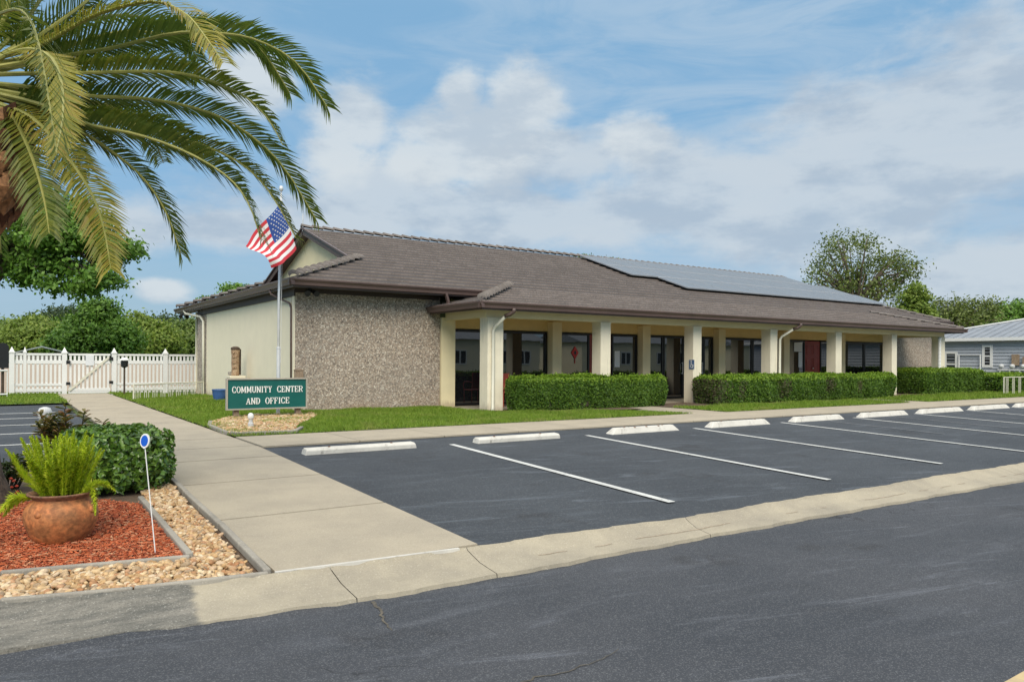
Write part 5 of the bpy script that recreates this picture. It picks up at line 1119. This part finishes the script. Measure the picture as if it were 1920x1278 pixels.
mb=MB(); mb.box(1.83,1.95,fy-.10,fy-.04,.32,.42); mb.box(1.83,1.95,fy-.10,fy-.04,1.05,1.17); mb.box(3.16,3.28,fy-.1,fy-.04,1.18,1.3); mb.box(3.16,3.28,fy-.1,fy-.04,.35,.45); obj('hinge',mb,'black',gt)
mb=MB(); mb.box(2.42,2.68,fy-.06,fy-.04,1.0,1.36); obj('gate_notice',mb,'paper',gt)
mb=MB(); mb.box(-14,7.4,34.0,34.2,-.1,1.06); tag(obj('low_wall',mb,'beige'),'low beige wall seen through the fence pickets','wall')
# white shed roof beyond
sh=thing('white_shed',(PD(80,700,42).x,PD(80,700,42).y,0),'small white gabled shed showing above the left fence panel','shed')
p=PD(78,700,42); mb=MB(); hw=1.25; zt_=1.48; mb.box(p.x-hw*.9,p.x+hw*.9,p.y,p.y+2,-.1,zt_-.02); obj('wall',mb,'beige',sh)
mb=MB(); mb.prism([(p.x-hw*1.05,zt_),(p.x,zt_+.34),(p.x+hw*1.05,zt_),(p.x+hw*1.05,zt_+.06),(p.x,zt_+.42),(p.x-hw*1.05,zt_+.06)],'y',p.y-.2,p.y+2.2); obj('roof',mb,'white',sh)
# dark board and railing at far left
q=PY(5,700,28.4); ib=thing('notice_board',(q.x,28.4,0),'dark round-topped notice board on a post at the left edge','notice board')
mb=MB(); z0=PY(5,690,28.4).z; z1=PY(5,642,28.4).z; mb.prism([(q.x-.16,z0)]+[(q.x-.16*math.cos(t),z1-.16+.16*math.sin(t)) for t in np.linspace(0,math.pi,9)]+[(q.x+.16,z0)],'y',28.37,28.43); obj('board',mb,'black',ib)
mb=MB(); mb.tube([(q.x,28.45,0),(q.x,28.45,z0+.1)],.04,8); obj('post',mb,'dark',ib)
rl=thing('hand_rail',(-.6,28.0,0),'white hand rail at the left edge before the fence','railing')
mb=MB(); mb.tube([(-2.5,27.6,.82),(.12,28.4,.86)],.03,8); mb.tube([(-2.5,27.6,.12),(.12,28.4,.12)],.025,8); obj('rails',mb,'white',rl)
for k in range(9): mb=MB(); f=k/8; x=-2.5+2.62*f; y=27.6+.8*f; mb.tube([(x,y,0),(x,y,.84)],.018,6); obj('picket',mb,'white',rl)
# ================= RED PORCH CHAIR =================
c=PY(950,740,17.2); cx_,cy_=c.x,17.2
ch=thing('porch_chair',(cx_,cy_,.02),'coral red metal armchair on the porch behind the corner column','chair')
mb=MB(); mb.box(cx_-.26,cx_+.24,cy_-.25,cy_+.25,.40,.43); obj('seat',mb,'redmetal',ch)
mb=MB(); mb.box(cx_-.25,cx_+.23,cy_+.22,cy_+.25,.46,.92)
obj('backrest',mb,'redmetal',ch)
for sx in (-.25,.22):
    for sy in (-.22,.22): mb=MB(); mb.tube([(cx_+sx,cy_+sy,.02),(cx_+sx,cy_+sy,.42)],.014,6); obj('leg',mb,'redmetal',ch)
    mb=MB(); mb.tube([(cx_+sx,cy_-.22,.42),(cx_+sx,cy_-.27,.55),(cx_+sx,cy_-.2,.65),(cx_+sx,cy_+.0,.66),(cx_+sx,cy_+.22,.64)],.016,6); obj('armrest',mb,'redmetal',ch,True)
# ================= NEIGHBOUR HOUSE =================
HX0,HX1,HY0,HY1=38.,46.,6.,20.2
hs=thing('grey_house',(42,13,0),'blue-grey sided house with white trim and a light metal hip roof','house')
mb=MB(); zz=.42
while zz<2.4:
    z1_=min(zz+.15,2.42); mb.prism([(HX0,zz),(HX0-.04,zz),(HX0-.004,z1_),(HX0,z1_)],'y',HY0,HY1); mb.prism([(HY0,zz),(HY0-.022,zz),(HY0-.004,z1_),(HY0,z1_)],'x',HX0,HX1); zz+=.15
mb.box(HX0,HX1,HY0,HY1,.42,2.42); obj('siding_wall',mb,'siding',hs)
mb=MB(); mb.box(HX0+.1,HX1-.1,HY0+.1,HY1-.1,-.1,.38); obj('foundation',mb,'edge',hs)
mb=MB(); mb.box(HX0-.02,HX1,HY0-.02,HY1+.02,.38,.42); obj('sill_band',mb,'black',hs)
o_=.3; rz=2.45; ry=4.3*.25; xm=(HX0+HX1)/2
A=(HX0-o_,HY0-o_,rz);B=(HX1+o_,HY0-o_,rz);C_=(HX1+o_,HY1+o_,rz);D=(HX0-o_,HY1+o_,rz);E1=(xm,HY0-o_+4.3,rz+ry);E2=(xm,HY1+o_-4.3,rz+ry)
mb=MB(); mb.poly([A,B,E1]);mb.poly([B,C_,E2,E1]);mb.poly([C_,D,E2]);mb.poly([D,A,E1,E2]); rf=obj('roof',mb,'metalroof',hs)
mb=MB(); y=HY0
while y<HY1+.2:
    f=min(1,(y-(HY0-o_))/4.3,((HY1+o_)-y)/4.3); mb.obox((HX0-o_,y,rz+.015),(HX0-o_+4.3*f,y,rz+ry*f+.015),.03,.035); y+=.4
obj('roof_seam',mb,'metalroof',rf)
mb=MB()
for p,q in ((A,E1),(D,E2),(E1,E2),(C_,E2),(B,E1)): mb.obox((p[0],p[1],p[2]+.03),(q[0],q[1],q[2]+.03),.22,.05)
mb.box(HX0-o_-.03,HX0-o_+.01,HY0-o_,HY1+o_,rz-.14,rz+.01); mb.box(HX0-o_,HX1+o_,HY1+o_-.01,HY1+o_+.03,rz-.14,rz+.01); obj('white_trim',mb,'white',rf)
mb=MB(); mb.box(HX0-o_,HX0,HY0-o_,HY1+o_,rz-.06,rz-.04); obj('eave_soffit',mb,'white',hs)
def hwin(px0,px1,py0,py1,split,door=False):
    X=HX0-.03; a=PX(px0,py0,X); b=PX(px1,py1,X); y0,y1=min(a.y,b.y),max(a.y,b.y); z1_=max(a.z,b.z); z0_=min(a.z,b.z); 
    if door: z0_=.42
    tw=.11; mb=MB()
    mb.box(X-.03,X+.03,y0-tw,y1+tw,z1_,z1_+tw); mb.box(X-.03,X+.03,y0-tw,y0,z0_,z1_); mb.box(X-.03,X+.03,y1,y1+tw,z0_,z1_); mb.box(X-.03,X+.03,y0-tw,y1+tw,z0_-(0 if door else tw),z0_ if not door else z0_+.1)
    for s in split: zz=z0_+(z1_-z0_)*s; mb.box(X-.02,X+.03,y0,y1,zz-.03,zz+.03)
    w_=obj('door' if door else 'window',mb,'white',hs); mb=MB(); mb.box(X-.005,X+.005,y0,y1,z0_,z1_); obj('pane',mb,'pane',w_)
hwin(1775,1791,663,700,(.62,.35),True); hwin(1846.5,1856.5,651,684,(.5,))
X=HX0-.1; mb=MB(); a=PX(1798,665,X);b=PX(1838,665,X); mb.tube([(X,a.y,.1),(X,a.y,a.z),(X,b.y,b.z),(X,b.y,.1)],.03,6); obj('door_rail',mb,'white',hs)
mb=MB(); a=PX(1904,664,X); mb.box(X-.05,X+.07,a.y-.14,a.y+.14,a.z-.5,a.z); mb.box(X-.05,X+.07,a.y-.62,a.y-.3,a.z-.55,a.z-.12); obj('meter_box',mb,'post',hs)
mb=MB()
for dy in (.55,.1,-.35): mb.lathe((X-.06,a.y+dy,a.z-.62),[(.08,0),(.11,.05),(.11,.12),(.07,.17)],10)
obj('gas_meter',mb,'pole',hs)
mb=MB(); mb.box(X-.1,X+.0,a.y-.7,a.y+.7,a.z-.72,a.z-.67)
for dy in (-.6,-.2,.2,.6): mb.box(X-.08,X-.02,a.y+dy-.03,a.y+dy+.03,0,a.z-.72)
obj('meter_rack',mb,'white',hs)
# ================= HOMES ACROSS THE STREET (seen only as reflections in the porch glass) =================
def home(x0,x1,y0,y1,h,label,gx):
    t=thing('mobile_home',((x0+x1)/2,(y0+y1)/2,0),label,'house','homes across the street'); mb=MB(); mb.box(x0,x1,y0,y1,-.1,h); obj('wall',mb,'creamwall',t)
    ym=(y0+y1)/2; mb=MB(); mb.prism([(y0-.3,h),(y1+.3,h),(ym,h+1.1)],'x',x0-.3,x1+.3); obj('roof',mb,'metalroof',t)
    for x in gx:
        mb=MB(); frame(mb,x,x+1.1,.95,2.0,y1,.09,.04); mb.box(x+.5,x+.6,y1,y1+.035,1.04,1.91); f=obj('window',mb,'white',t); mb=MB(); mb.box(x+.08,x+1.02,y1+.002,y1+.012,1.0,1.95); obj('pane',mb,'pane',f)
home(21,33,-15,-9,2.7,'pale home across the road mirrored in the left porch windows',(22,24,25.6,29,31))
home(37,50,-15,-9,2.7,'pale home across the road mirrored in the middle porch windows',(38.5,41,45,47.5))
home(55,70,-15,-9,2.7,'pale home across the road mirrored in the right porch windows',(57,60,64,67))
